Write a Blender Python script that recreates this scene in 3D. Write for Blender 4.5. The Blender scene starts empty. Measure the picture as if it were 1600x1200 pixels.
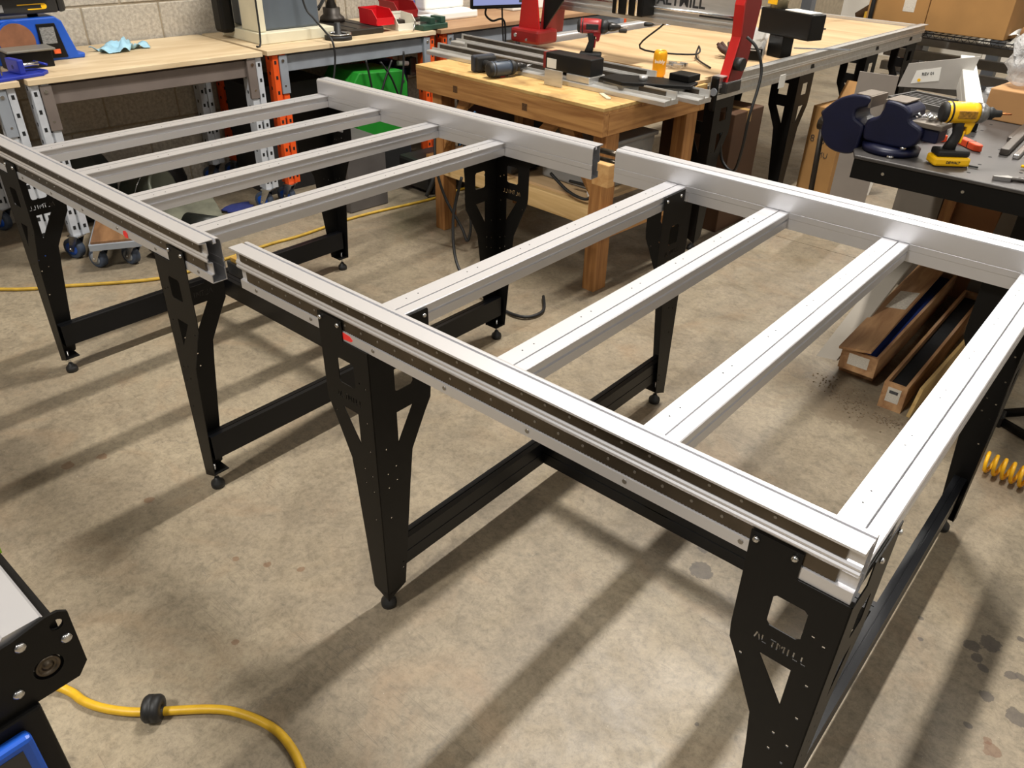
import bpy, bmesh, math, random
from mathutils import Vector, Matrix
random.seed(7)
sc = bpy.context.scene
C = sc.collection
PI = math.pi
# ------------------------------------------------------------------ camera
F_PX = 1222.065
CAM = Vector((1.48265, -0.79236, 1.55621))
RT = Vector((0.757334, 0.652629, 0.022796))
UPV = Vector((-0.364908, 0.393987, 0.843574))
FW = Vector((-0.541560, 0.647186, -0.536529))
cam_d = bpy.data.cameras.new('camera'); cam = bpy.data.objects.new('camera', cam_d); C.objects.link(cam)
cam_d.sensor_width = 36.0; cam_d.lens = 36.0 * F_PX / 1600.0; cam_d.clip_start = 0.02; cam_d.clip_end = 100
M = Matrix((RT, UPV, -FW)).transposed().to_4x4(); M.translation = CAM
cam.matrix_world = M
sc.camera = cam
def at(px, py, x=None, y=None, z=None):
    """point of the room on a known plane (floor, table top, ...), measured from the photograph"""
    d = FW + RT * ((px - 800) / F_PX) + UPV * ((600 - py) / F_PX)
    t = (x - CAM.x) / d.x if x is not None else (y - CAM.y) / d.y if y is not None else (z - CAM.z) / d.z
    return CAM + d * t
# ------------------------------------------------------------------ world, lamps, exposure
w = bpy.data.worlds.new('shop_air'); sc.world = w; w.use_nodes = True
w.node_tree.nodes['Background'].inputs[0].default_value = (1.0, 0.95, 0.89, 1)
w.node_tree.nodes['Background'].inputs[1].default_value = 0.10
LAMPS = [(0.04, -3.4, 335), (0.04, 2.6, 350), (0.04, 8.0, 240),
         (-3.6, -2.6, 84), (-5.3, .4, 84), (-7.0, 3.6, 70), (-4.4, 6.5, 62), (-6.2, -4.6, 70),
         (3.7, -3.8, 62), (5.6, -.8, 62), (7.3, 2.4, 62), (4.6, 5.0, 62), (6.6, 8.0, 62)]
sc.view_settings.view_transform = 'Standard'
sc.view_settings.look = 'None'
sc.view_settings.gamma = 1.0
sc.view_settings.use_curve_mapping = False
sc.view_settings.exposure = 0.13

# ------------------------------------------------------------------ materials
MATS = {}
def nodes_of(name):
    m = bpy.data.materials.new(name); m.use_nodes = True
    nt = m.node_tree; b = nt.nodes['Principled BSDF']
    return m, nt, b
def lin(c):
    return tuple(((v/255.0)/12.92 if v/255.0 <= 0.04045 else ((v/255.0+0.055)/1.055)**2.4) for v in c)
def pm(name, rgb, rough=0.5, metal=0.0, var=0.12, scale=8.0, bump=0.0, bscale=60.0, stretch=None, spec=0.5, alpha=1.0, trans=0.0):
    """procedural paint / metal / plastic: colour with slight noise, optional relief"""
    if name in MATS: return MATS[name]
    m, nt, b = nodes_of(name); N = nt.nodes; L = nt.links
    c = lin(rgb)
    tc = N.new('ShaderNodeTexCoord'); mp = N.new('ShaderNodeMapping'); L.new(tc.outputs['Object'], mp.inputs[0])
    if stretch: mp.inputs['Scale'].default_value = stretch
    nz = N.new('ShaderNodeTexNoise'); nz.inputs['Scale'].default_value = scale; nz.inputs['Detail'].default_value = 5
    L.new(mp.outputs[0], nz.inputs['Vector'])
    cr = N.new('ShaderNodeValToRGB'); L.new(nz.outputs['Fac'], cr.inputs[0])
    cr.color_ramp.elements[0].position = 0.3; cr.color_ramp.elements[1].position = 0.7
    cr.color_ramp.elements[0].color = tuple(v*(1-var) for v in c) + (1,)
    cr.color_ramp.elements[1].color = tuple(min(1, v*(1+var)) for v in c) + (1,)
    L.new(cr.outputs[0], b.inputs['Base Color'])
    b.inputs['Roughness'].default_value = rough; b.inputs['Metallic'].default_value = metal
    b.inputs['Specular IOR Level'].default_value = spec
    if trans: b.inputs['Transmission Weight'].default_value = trans
    if alpha < 1: b.inputs['Alpha'].default_value = alpha
    if bump:
        n2 = N.new('ShaderNodeTexNoise'); n2.inputs['Scale'].default_value = bscale; n2.inputs['Detail'].default_value = 4
        L.new(mp.outputs[0], n2.inputs['Vector'])
        bp = N.new('ShaderNodeBump'); bp.inputs['Strength'].default_value = bump; bp.inputs['Distance'].default_value = 0.004
        L.new(n2.outputs['Fac'], bp.inputs['Height']); L.new(bp.outputs[0], b.inputs['Normal'])
    MATS[name] = m; return m
def wood(name, c1, c2, scale=3.0, stretch=(1, 14, 14), rough=0.6):
    if name in MATS: return MATS[name]
    m, nt, b = nodes_of(name); N = nt.nodes; L = nt.links
    tc = N.new('ShaderNodeTexCoord'); mp = N.new('ShaderNodeMapping'); mp.inputs['Scale'].default_value = stretch
    L.new(tc.outputs['Object'], mp.inputs[0])
    nz = N.new('ShaderNodeTexNoise'); nz.inputs['Scale'].default_value = scale; nz.inputs['Detail'].default_value = 7; nz.inputs['Distortion'].default_value = 0.8
    L.new(mp.outputs[0], nz.inputs['Vector'])
    cr = N.new('ShaderNodeValToRGB'); L.new(nz.outputs['Fac'], cr.inputs[0])
    cr.color_ramp.elements[0].position = 0.32; cr.color_ramp.elements[1].position = 0.68
    cr.color_ramp.elements[0].color = lin(c1) + (1,); cr.color_ramp.elements[1].color = lin(c2) + (1,)
    L.new(cr.outputs[0], b.inputs['Base Color']); b.inputs['Roughness'].default_value = rough
    bp = N.new('ShaderNodeBump'); bp.inputs['Strength'].default_value = 0.15; bp.inputs['Distance'].default_value = 0.002
    L.new(nz.outputs['Fac'], bp.inputs['Height']); L.new(bp.outputs[0], b.inputs['Normal'])
    MATS[name] = m; return m
def osb(name, c1, c2, c3, scale=16):
    if name in MATS: return MATS[name]
    m, nt, b = nodes_of(name); N = nt.nodes; L = nt.links
    tc = N.new('ShaderNodeTexCoord'); mp = N.new('ShaderNodeMapping'); mp.inputs['Scale'].default_value = (1, 2.2, 2); mp.inputs['Rotation'].default_value = (0, 0, .4)
    L.new(tc.outputs['Object'], mp.inputs[0])
    vo = N.new('ShaderNodeTexVoronoi'); vo.inputs['Scale'].default_value = scale; L.new(mp.outputs[0], vo.inputs['Vector'])
    nz = N.new('ShaderNodeTexNoise'); nz.inputs['Scale'].default_value = 5; nz.inputs['Detail'].default_value = 6; L.new(tc.outputs['Object'], nz.inputs['Vector'])
    cr = N.new('ShaderNodeValToRGB'); L.new(vo.outputs['Color'], cr.inputs[0])
    cr.color_ramp.elements[0].color = lin(c1) + (1,); cr.color_ramp.elements[1].color = lin(c2) + (1,)
    cr2 = N.new('ShaderNodeValToRGB'); L.new(nz.outputs['Fac'], cr2.inputs[0]); cr2.color_ramp.elements[0].position = .5; cr2.color_ramp.elements[1].position = .75
    mx = N.new('ShaderNodeMix'); mx.data_type = 'RGBA'; L.new(cr2.outputs[0], mx.inputs['Factor']); L.new(cr.outputs[0], mx.inputs['A']); mx.inputs['B'].default_value = lin(c3) + (1,)
    L.new(mx.outputs['Result'], b.inputs['Base Color']); b.inputs['Roughness'].default_value = .65
    MATS[name] = m; return m
ALU = pm('anodised_aluminium', (218, 218, 221), .40, .76, .02, 3)
ALU_RAW = pm('mill_aluminium', (204, 203, 200), .38, .72, .10, 12, stretch=(1, 6, 6))
STEEL_DK = pm('oiled_guide_steel', (92, 84, 74), .28, .9, .15, 20)
CHROME = pm('zinc_plated_screw', (205, 205, 205), .22, 1.0, .05)
BLACK = pm('black_powder_coat', (12, 11, 10), .46, .0, .12, 30, .06, 900, spec=.24)
BLK_EXT = pm('black_anodised_extrusion', (13, 14, 17), .36, .15, .1, 10, spec=.3)
RUBBER = pm('black_rubber', (20, 20, 20), .55, 0, .1)
DARK = pm('dark_void_paint', (10, 10, 10), .8, 0, .1)
WHITE = pm('white_plastic', (232, 230, 224), .45, 0, .03)
PAPER = pm('white_paper', (225, 224, 218), .7, 0, .04)
INK = pm('printed_ink', (40, 40, 40), .7, 0, .05)
CARD = pm('cardboard', (156, 116, 66), .75, 0, .10, 5, .05, 60)
CARD2 = pm('cardboard_pale', (176, 132, 84), .75, 0, .10, 5, .05, 60)
GREYM = pm('grey_painted_steel', (142, 148, 156), .45, .2, .12, 8)
GREYW = pm('worn_white_upright_paint', (186, 190, 196), .45, .15, .12, 14)
ORANGE = pm('orange_upright_paint', (224, 84, 26), .45, .05, .12, 10)
YEL = pm('yellow_rubber_hose', (200, 158, 30), .45, 0, .15, 30)
YEL_P = pm('yellow_tool_plastic', (246, 190, 20), .4, 0, .05)
BLU = pm('blue_machine_paint', (20, 78, 176), .4, 0, .08)
BLU_DK = pm('dark_blue_vise_paint', (10, 15, 46), .42, .1, .2, 12)
RED = pm('red_powder_coat', (178, 22, 20), .38, 0, .12, 8)
RED_P = pm('red_plastic_bin', (196, 22, 32), .4, 0, .06)
GREEN = pm('green_case_paint', (30, 126, 36), .45, 0, .08)
PINE = wood('pine_board', (142, 96, 50), (184, 136, 80))
PINE_V = wood('pine_post', (134, 88, 44), (176, 126, 72), stretch=(14, 14, 1))
PINE_Y = wood('pine_board_crosswise', (142, 96, 50), (184, 136, 80), stretch=(14, 1, 14))
PLY = wood('pale_plywood', (184, 160, 124), (208, 188, 154), 2.2, (5, 1, 5))
PLY_X = wood('pale_plywood_sheet', (176, 146, 106), (202, 172, 132), 1.6, (1.2, 5, 5))
CRATE = wood('crate_plywood', (140, 100, 66), (186, 146, 104), 3, (9, 1.2, 9))
OSB = osb('osb_board', (200, 168, 108), (172, 134, 76), (128, 94, 52))
# ------------------------------------------------------------------ mesh helpers
class MB:
    def __init__(s): s.v = []; s.f = []; s.sm = []
    def add(s, vs, fs, sm=False, xf=None):
        o = len(s.v)
        if xf is not None: vs = [xf @ Vector(q) for q in vs]
        s.v += [tuple(q) for q in vs]; s.f += [tuple(i+o for i in f) for f in fs]; s.sm += [sm]*len(fs)
        return s
    def box(s, x0, x1, y0, y1, z0, z1, xf=None):
        v = [(x0,y0,z0),(x1,y0,z0),(x1,y1,z0),(x0,y1,z0),(x0,y0,z1),(x1,y0,z1),(x1,y1,z1),(x0,y1,z1)]
        return s.add(v, [(0,3,2,1),(4,5,6,7),(0,1,5,4),(1,2,6,5),(2,3,7,6),(3,0,4,7)], xf=xf)
    def cbox(s, c, sz, xf=None):
        return s.box(c[0]-sz[0]/2, c[0]+sz[0]/2, c[1]-sz[1]/2, c[1]+sz[1]/2, c[2]-sz[2]/2, c[2]+sz[2]/2, xf)
    def prism(s, poly, a, b, axis='x', cap=True, sm=False, xf=None):
        """poly in the two other axes (y,z) for x, (x,z) for y, (x,y) for z"""
        n = len(poly)
        def P(u, w_, t): return (t,u,w_) if axis == 'x' else (u,t,w_) if axis == 'y' else (u,w_,t)
        v = [P(u,w_,a) for u,w_ in poly] + [P(u,w_,b) for u,w_ in poly]
        f = [(i,(i+1)%n,(i+1)%n+n,i+n) for i in range(n)]
        s.add(v, f, sm, xf)
        if cap:
            o = len(s.v)-2*n
            s.f += [tuple(o+i for i in range(n))[::-1], tuple(o+n+i for i in range(n))]; s.sm += [False, False]
        return s
    def cyl(s, p0, p1, r0, r1=None, n=16, cap=True, xf=None):
        r1 = r0 if r1 is None else r1
        p0 = Vector(p0); p1 = Vector(p1); d = (p1-p0).normalized()
        a = d.orthogonal().normalized(); b = d.cross(a)
        v = [p0 + (a*math.cos(2*PI*i/n)+b*math.sin(2*PI*i/n))*r0 for i in range(n)] + [p1 + (a*math.cos(2*PI*i/n)+b*math.sin(2*PI*i/n))*r1 for i in range(n)]
        s.add(v, [(i,(i+1)%n,(i+1)%n+n,i+n) for i in range(n)], True, xf)
        if cap:
            o = len(s.v)-2*n
            s.f += [tuple(o+i for i in range(n))[::-1], tuple(o+n+i for i in range(n))]; s.sm += [False, False]
        return s
    def lathe(s, prof, n=24, xf=None):
        """(r,z) profile about z"""
        v = []; f = []
        m = len(prof)
        for i in range(n):
            a = 2*PI*i/n
            for r, z in prof: v.append((r*math.cos(a), r*math.sin(a), z))
        for i in range(n):
            for j in range(m-1):
                f.append((i*m+j, ((i+1)%n)*m+j, ((i+1)%n)*m+j+1, i*m+j+1))
        return s.add(v, f, True, xf)
    def tube(s, pts, r, n=8, cap=True, xf=None):
        pts = [Vector(p) for p in pts]; v = []; f = []
        a = None
        for i, p in enumerate(pts):
            d = (pts[min(i+1, len(pts)-1)] - pts[max(i-1, 0)]).normalized()
            if a is None: a = d.orthogonal().normalized()
            a = (a - d*a.dot(d)).normalized(); b = d.cross(a)
            rr = r[i] if isinstance(r, (list, tuple)) else r
            v += [p + (a*math.cos(2*PI*k/n)+b*math.sin(2*PI*k/n))*rr for k in range(n)]
        for i in range(len(pts)-1):
            for k in range(n): f.append((i*n+k, i*n+(k+1)%n, (i+1)*n+(k+1)%n, (i+1)*n+k))
        s.add(v, f, True, xf)
        if cap:
            o = len(s.v)-len(v)
            s.f += [tuple(o+k for k in range(n))[::-1], tuple(o+(len(pts)-1)*n+k for k in range(n))]; s.sm += [False, False]
        return s
    def ball(s, c, rx, ry=None, rz=None, n=14, m=9, xf=None):
        ry = rx if ry is None else ry; rz = rx if rz is None else rz
        v = [(c[0], c[1], c[2]-rz)]; f = []
        for j in range(1, m):
            t = -PI/2 + PI*j/m
            for i in range(n):
                a = 2*PI*i/n
                v.append((c[0]+rx*math.cos(t)*math.cos(a), c[1]+ry*math.cos(t)*math.sin(a), c[2]+rz*math.sin(t)))
        v.append((c[0], c[1], c[2]+rz)); e = len(v)-1
        for i in range(n):
            f.append((0, 1+(i+1)%n, 1+i)); f.append((e, 1+(m-2)*n+i, 1+(m-2)*n+(i+1)%n))
            for j in range(m-2): f.append((1+j*n+i, 1+j*n+(i+1)%n, 1+(j+1)*n+(i+1)%n, 1+(j+1)*n+i))
        return s.add(v, f, True, xf)
    def mesh(s, name):
        me = bpy.data.meshes.new(name); me.from_pydata(s.v, [], s.f); me.update()
        me.polygons.foreach_set('use_smooth', s.sm)
        bm = bmesh.new(); bm.from_mesh(me); bmesh.ops.recalc_face_normals(bm, faces=bm.faces); bm.to_mesh(me); bm.free()
        return me
    def build(s, name, mat, parent=None, bevel=0, loc=None, rot=None, solid=0, stuff=False, seg=2):
        o = bpy.data.objects.new(name, s.mesh(name)); C.objects.link(o)
        o.data.materials.append(mat)
        if parent is not None: o.parent = parent
        if loc is not None: o.location = loc
        if rot is not None: o.rotation_euler = rot
        if bevel:
            md = o.modifiers.new('edge', 'BEVEL'); md.width = bevel; md.segments = seg; md.limit_method = 'ANGLE'; md.angle_limit = math.radians(40)
        if solid:
            md = o.modifiers.new('wall', 'SOLIDIFY'); md.thickness = solid; md.offset = -1
        if stuff: o['kind'] = 'stuff'
        return o
def tag(o, label, cat, group=None):
    o['label'] = label; o['category'] = cat
    if group: o['group'] = group
    return o
def thing(name, label, cat, loc=(0,0,0), rz=0.0, group=None, rot=None):
    o = bpy.data.objects.new(name, None); C.objects.link(o); o.empty_display_size = .05
    o.location = loc; o.rotation_euler = rot if rot else (0, 0, rz)
    return tag(o, label, cat, group)
def struct(o): o['kind'] = 'structure'; return o
def copy_tree(o, parent=None):
    c = o.copy(); C.objects.link(c)
    if parent is not None: c.parent = parent
    for ch in [k for k in bpy.data.objects if k.parent == o]: copy_tree(ch, c)
    return c
def plate(outer, holes, th, name, mat, parent, frame):
    """flat plate with openings; outline in (u,w); frame maps (u,w,t) to parent space"""
    bm = bmesh.new()
    def loop(pts):
        vs = [bm.verts.new((p[0], p[1], 0)) for p in pts]
        return [bm.edges.new((vs[i], vs[(i+1) % len(vs)])) for i in range(len(vs))]
    es = loop(outer)
    for h in holes: es += loop(h)
    bmesh.ops.triangle_fill(bm, use_beauty=True, use_dissolve=False, edges=es)
    r = bmesh.ops.extrude_face_region(bm, geom=bm.faces[:])
    for g in r['geom']:
        if isinstance(g, bmesh.types.BMVert): g.co.z += th
    for v in bm.verts: v.co = frame @ v.co
    bmesh.ops.recalc_face_normals(bm, faces=bm.faces)
    me = bpy.data.meshes.new(name); bm.to_mesh(me); bm.free()
    o = bpy.data.objects.new(name, me); C.objects.link(o); me.materials.append(mat); o.parent = parent
    return o
def sq(u, w, r): return [(u-r,w-r),(u+r,w-r),(u+r,w+r),(u-r,w+r)]
def text(body, size, mat, parent, xf, name='lettering', depth=.0004, bold=0.0, align='CENTER', sx=1.0):
    cu = bpy.data.curves.new(name, 'FONT'); cu.body = body; cu.size = size; cu.extrude = depth; cu.offset = bold
    cu.align_x = align; cu.align_y = 'CENTER'
    t = bpy.data.objects.new('tmp', cu); C.objects.link(t)
    dg = bpy.context.evaluated_depsgraph_get(); me = bpy.data.meshes.new_from_object(t.evaluated_get(dg))
    bpy.data.objects.remove(t); bpy.data.curves.remove(cu)
    me.transform(xf @ Matrix.Diagonal((sx, 1, 1, 1))); me.name = name
    o = bpy.data.objects.new(name, me); C.objects.link(o); me.materials.clear(); me.materials.append(mat); o.parent = parent
    return o
def frame_m(o, ux, uy, uz=None):
    ux = Vector(ux).normalized(); uy = Vector(uy).normalized(); uz = ux.cross(uy) if uz is None else Vector(uz)
    m = Matrix((ux, uy, uz)).transposed().to_4x4(); m.translation = Vector(o); return m
def smooth_path(pts, k=6):
    pts = [Vector(p) for p in pts]; out = []
    for i in range(len(pts)-1):
        p0 = pts[max(i-1,0)]; p1 = pts[i]; p2 = pts[i+1]; p3 = pts[min(i+2,len(pts)-1)]
        for j in range(k):
            t = j/k
            out.append(.5*((2*p1)+(p2-p0)*t+(2*p0-5*p1+4*p2-p3)*t*t+(3*p1-p0-3*p2+p3)*t**3))
    out.append(pts[-1]); return out

# ------------------------------------------------------------------ ceiling strip lamps (light only, the fittings hang far above the picture)
for x, y, p in LAMPS:
    ld = bpy.data.lights.new('strip_light', 'AREA'); ld.shape = 'RECTANGLE'; ld.size = .16; ld.size_y = 1.5; ld.energy = p; ld.color = (1, .955, .89)
    lo = bpy.data.objects.new('strip_light', ld); C.objects.link(lo); lo.location = (x, y, 5.4)

# ------------------------------------------------------------------ floor
def concrete():
    m, nt, b = nodes_of('worn_concrete'); N = nt.nodes; L = nt.links
    geo = N.new('ShaderNodeNewGeometry'); P = geo.outputs['Position']
    def noise(s, d=6, dist=0.0, rough=.6):
        n = N.new('ShaderNodeTexNoise'); n.inputs['Scale'].default_value = s; n.inputs['Detail'].default_value = d
        n.inputs['Distortion'].default_value = dist; n.inputs['Roughness'].default_value = rough; L.new(P, n.inputs['Vector']); return n
    def ramp(src, stops):
        r = N.new('ShaderNodeValToRGB'); L.new(src, r.inputs[0]); e = r.color_ramp.elements
        e[0].position, e[0].color = stops[0][0], stops[0][1]; e[1].position, e[1].color = stops[-1][0], stops[-1][1]
        for p_, c_ in stops[1:-1]:
            q = e.new(p_); q.color = c_
        return r.outputs[0]
    def mix(f, a, b_, mode='MIX'):
        x = N.new('ShaderNodeMix'); x.data_type = 'RGBA'; x.blend_type = mode
        for k, v in (('Factor', f), ('A', a), ('B', b_)):
            if isinstance(v, (int, float)): x.inputs[k].default_value = v
            elif isinstance(v, tuple): x.inputs[k].default_value = v
            else: L.new(v, x.inputs[k])
        return x.outputs['Result']
    def g(v): return (v, v, v, 1)
    base = ramp(noise(1.3, 8, .6).outputs['Fac'], [(.32, lin((118, 107, 90))+(1,)), (.5, lin((136, 124, 104))+(1,)), (.68, lin((150, 138, 116))+(1,))])
    fine = ramp(noise(55, 10, .4, .85).outputs['Fac'], [(.30, g(.42)), (.5, g(.96)), (.68, g(1.25))])
    col = mix(.85, base, fine, 'MULTIPLY')
    mid = ramp(noise(7, 7, 1.2).outputs['Fac'], [(.36, g(.80)), (.52, g(1.0))])
    col = mix(.8, col, mid, 'MULTIPLY')
    grit = ramp(noise(19, 9, .8, .8).outputs['Fac'], [(.33, g(.62)), (.5, g(1.0)), (.68, g(1.14))])
    col = mix(.7, col, grit, 'MULTIPLY')
    warm = ramp(noise(2.6, 5, 1.5).outputs['Fac'], [(.52, g(0)), (.75, g(.4))])
    col = mix(warm, col, lin((140, 114, 86))+(1,))
    vo = N.new('ShaderNodeTexVoronoi'); vo.feature = 'DISTANCE_TO_EDGE'; vo.inputs['Scale'].default_value = 1.1
    nz = noise(3.5, 6, 0); mp = N.new('ShaderNodeVectorMath'); mp.operation = 'MULTIPLY_ADD'
    L.new(nz.outputs['Color'], mp.inputs[0]); mp.inputs[1].default_value = (.5, .5, 0); L.new(P, mp.inputs[2]); L.new(mp.outputs[0], vo.inputs['Vector'])
    crack = ramp(vo.outputs['Distance'], [(.0, g(.35)), (.004, g(0))])
    brk = ramp(noise(1.7, 3).outputs['Fac'], [(.52, g(0)), (.6, g(1))])
    col = mix(mix(1.0, crack, brk, 'MULTIPLY'), col, g(.06))
    for k, (rot, sc_) in enumerate((( .6, 3.1), (-.9, 2.6), (1.9, 3.7))):
        mpn = N.new('ShaderNodeMapping'); L.new(P, mpn.inputs[0]); mpn.inputs['Rotation'].default_value = (0, 0, rot); mpn.inputs['Scale'].default_value = (1.0, 16, 1)
        sn = N.new('ShaderNodeTexNoise'); sn.inputs['Scale'].default_value = sc_; sn.inputs['Detail'].default_value = 2; sn.inputs['Distortion'].default_value = .25; L.new(mpn.outputs[0], sn.inputs['Vector'])
        ln = ramp(sn.outputs['Fac'], [(.488, g(0)), (.4995, g(.55)), (.501, g(.55)), (.512, g(0))])
        mk = ramp(noise(2.3+k, 3, 0).outputs['Fac'], [(.56, g(0)), (.66, g(1))])
        col = mix(mix(1.0, ln, mk, 'MULTIPLY'), col, lin((84, 76, 66))+(1,))
    dk = ramp(noise(24, 3, .5).outputs['Fac'], [(.24, g(.6)), (.31, g(0))]); col = mix(dk, col, lin((88, 80, 70))+(1,))
    # dust and chips : light specks
    sp = ramp(noise(160, 2).outputs['Fac'], [(.73, g(0)), (.76, g(.55))])
    col = mix(sp, col, lin((200, 192, 176))+(1,))
    def spots(lst, colour, amount):
        nonlocal col
        nd = noise(34, 4)
        for (x, y, r) in lst:
            d = N.new('ShaderNodeVectorMath'); d.operation = 'DISTANCE'; L.new(P, d.inputs[0]); d.inputs[1].default_value = (x, y, 0)
            a = N.new('ShaderNodeMath'); a.operation = 'MULTIPLY_ADD'; L.new(nd.outputs['Fac'], a.inputs[0]); a.inputs[1].default_value = -r*1.6; L.new(d.outputs['Value'], a.inputs[2])
            q = N.new('ShaderNodeMapRange'); L.new(a.outputs[0], q.inputs['Value']); q.inputs['From Min'].default_value = r*.15; q.inputs['From Max'].default_value = r*.05; q.inputs['To Max'].default_value = amount; q.interpolation_type = 'SMOOTHSTEP'
            col = mix(q.outputs[0], col, colour)
    spots([(1.565,.985,.028),(1.535,.945,.020),(1.552,.915,.016),(1.572,.892,.014),(1.627,.915,.016),(1.645,.925,.013),(1.597,.811,.017),(1.665,.80,.026),(1.585,.702,.010),
           (1.43,.88,.009),(1.41,.95,.007),(.905,.72,.035),(.87,.80,.02),(1.13,.30,.006),(-.35,.95,.03),(-.2,1.05,.03),(.68,1.0,.006),(1.62,1.05,.01)], lin((70, 64, 60))+(1,), .72)
    spots([(-.797,-.216,.022),(-.765,-.125,.018),(-.46,-.13,.014),(-.06,-.095,.010),(.18,-.25,.010),(.02,-.05,.012),(1.64,.675,.02),(1.63,.69,.012),(.1,.0,.01)], lin((96, 62, 38))+(1,), .55)
    spots([(.93,1.80,.14),(.80,1.90,.10),(.85,1.75,.10),(1.05,1.74,.12)], lin((112, 98, 80))+(1,), .45)
    L.new(col, b.inputs['Base Color'])
    rr = ramp(noise(5, 5, 1).outputs['Fac'], [(.35, g(.36)), (.7, g(.6))]); L.new(rr, b.inputs['Roughness'])
    bp = N.new('ShaderNodeBump'); bp.inputs['Strength'].default_value = .12; bp.inputs['Distance'].default_value = .002
    L.new(noise(60, 6).outputs['Fac'], bp.inputs['Height']); L.new(bp.outputs[0], b.inputs['Normal'])
    return m
CONC = concrete()
fl = MB().box(-9, 9, -6, 14, -.12, -.012).build('floor', pm('joint_dirt', (52, 48, 42), .9, 0, .1)); struct(fl)
for (x0, x1, y0, y1) in [(-9, -4.002, -6, 3.178), (-4, 9, -6, 3.178), (-9, -4.002, 3.182, 14), (-4, 9, 3.182, 14)]:
    MB().box(x0, x1, y0, y1, -.1, 0).build('floor_slab', CONC, fl)

# ------------------------------------------------------------------ the two table frames
YC = .709
def rail_profile():
    p = [(.045,.862),(.0800,.862),(.0800,.8520),(.0855,.8520),(.0855,.862),(.090,.862)]
    p += [(.090+.010*math.sin(a), .852+.010*math.cos(a)) for a in (PI/8, PI/4, 3*PI/8, PI/2)]
    p += [(.100,.806),(.098,.806),(.098,.803),(.100,.803),(.100,.788),(.0985,.786),(.0985,.757)]
    p += [(.0612,.757),(.0612,.778),(.068,.780),(.068,.806),(.059,.808),(.0565,.812),(.0565,.815),(.0585,.818),(.0565,.821),(.0565,.824),(.059,.828),(.061,.830),(.061,.856),(.045,.858)]
    return p
def stencil(word, u0, w0, h, step, flip=1):
    """laser-cut stencil strokes as openings; flip=-1 when the outline runs right to left seen from outside"""
    t = h*.17; out = []
    def st(a, b):
        d = Vector((b[0]-a[0], b[1]-a[1])).normalized(); n = Vector((-d.y, d.x))*t*.5
        q = [(a[0]+n.x, a[1]+n.y), (b[0]+n.x, b[1]+n.y), (b[0]-n.x, b[1]-n.y), (a[0]-n.x, a[1]-n.y)]
        out.append([(u0+flip*(x+ox), w0+y) for x, y in q])
    w = h*.62; g = t*1.5
    for k, c in enumerate(word):
        ox = step*k
        if c == 'A': st((0,0), (w*.42,h)); st((w,0), (w*.58+t*.3,h-t))
        if c == 'L': st((0,g), (0,h)); st((0,0), (w*.85,0))
        if c == 'T': st((0,h), (w,h)); st((w*.5,0), (w*.5,h-g))
        if c == 'M': st((-w*.08,0), (-w*.08,h)); st((w*.20,h*.92), (w*.46,h*.35)); st((w*.84,h*.92), (w*.60,h*.42)); st((w*1.12,0), (w*1.12,h))
        if c == 'I': st((w*.45,0), (w*.45,h))
    return out
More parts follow.
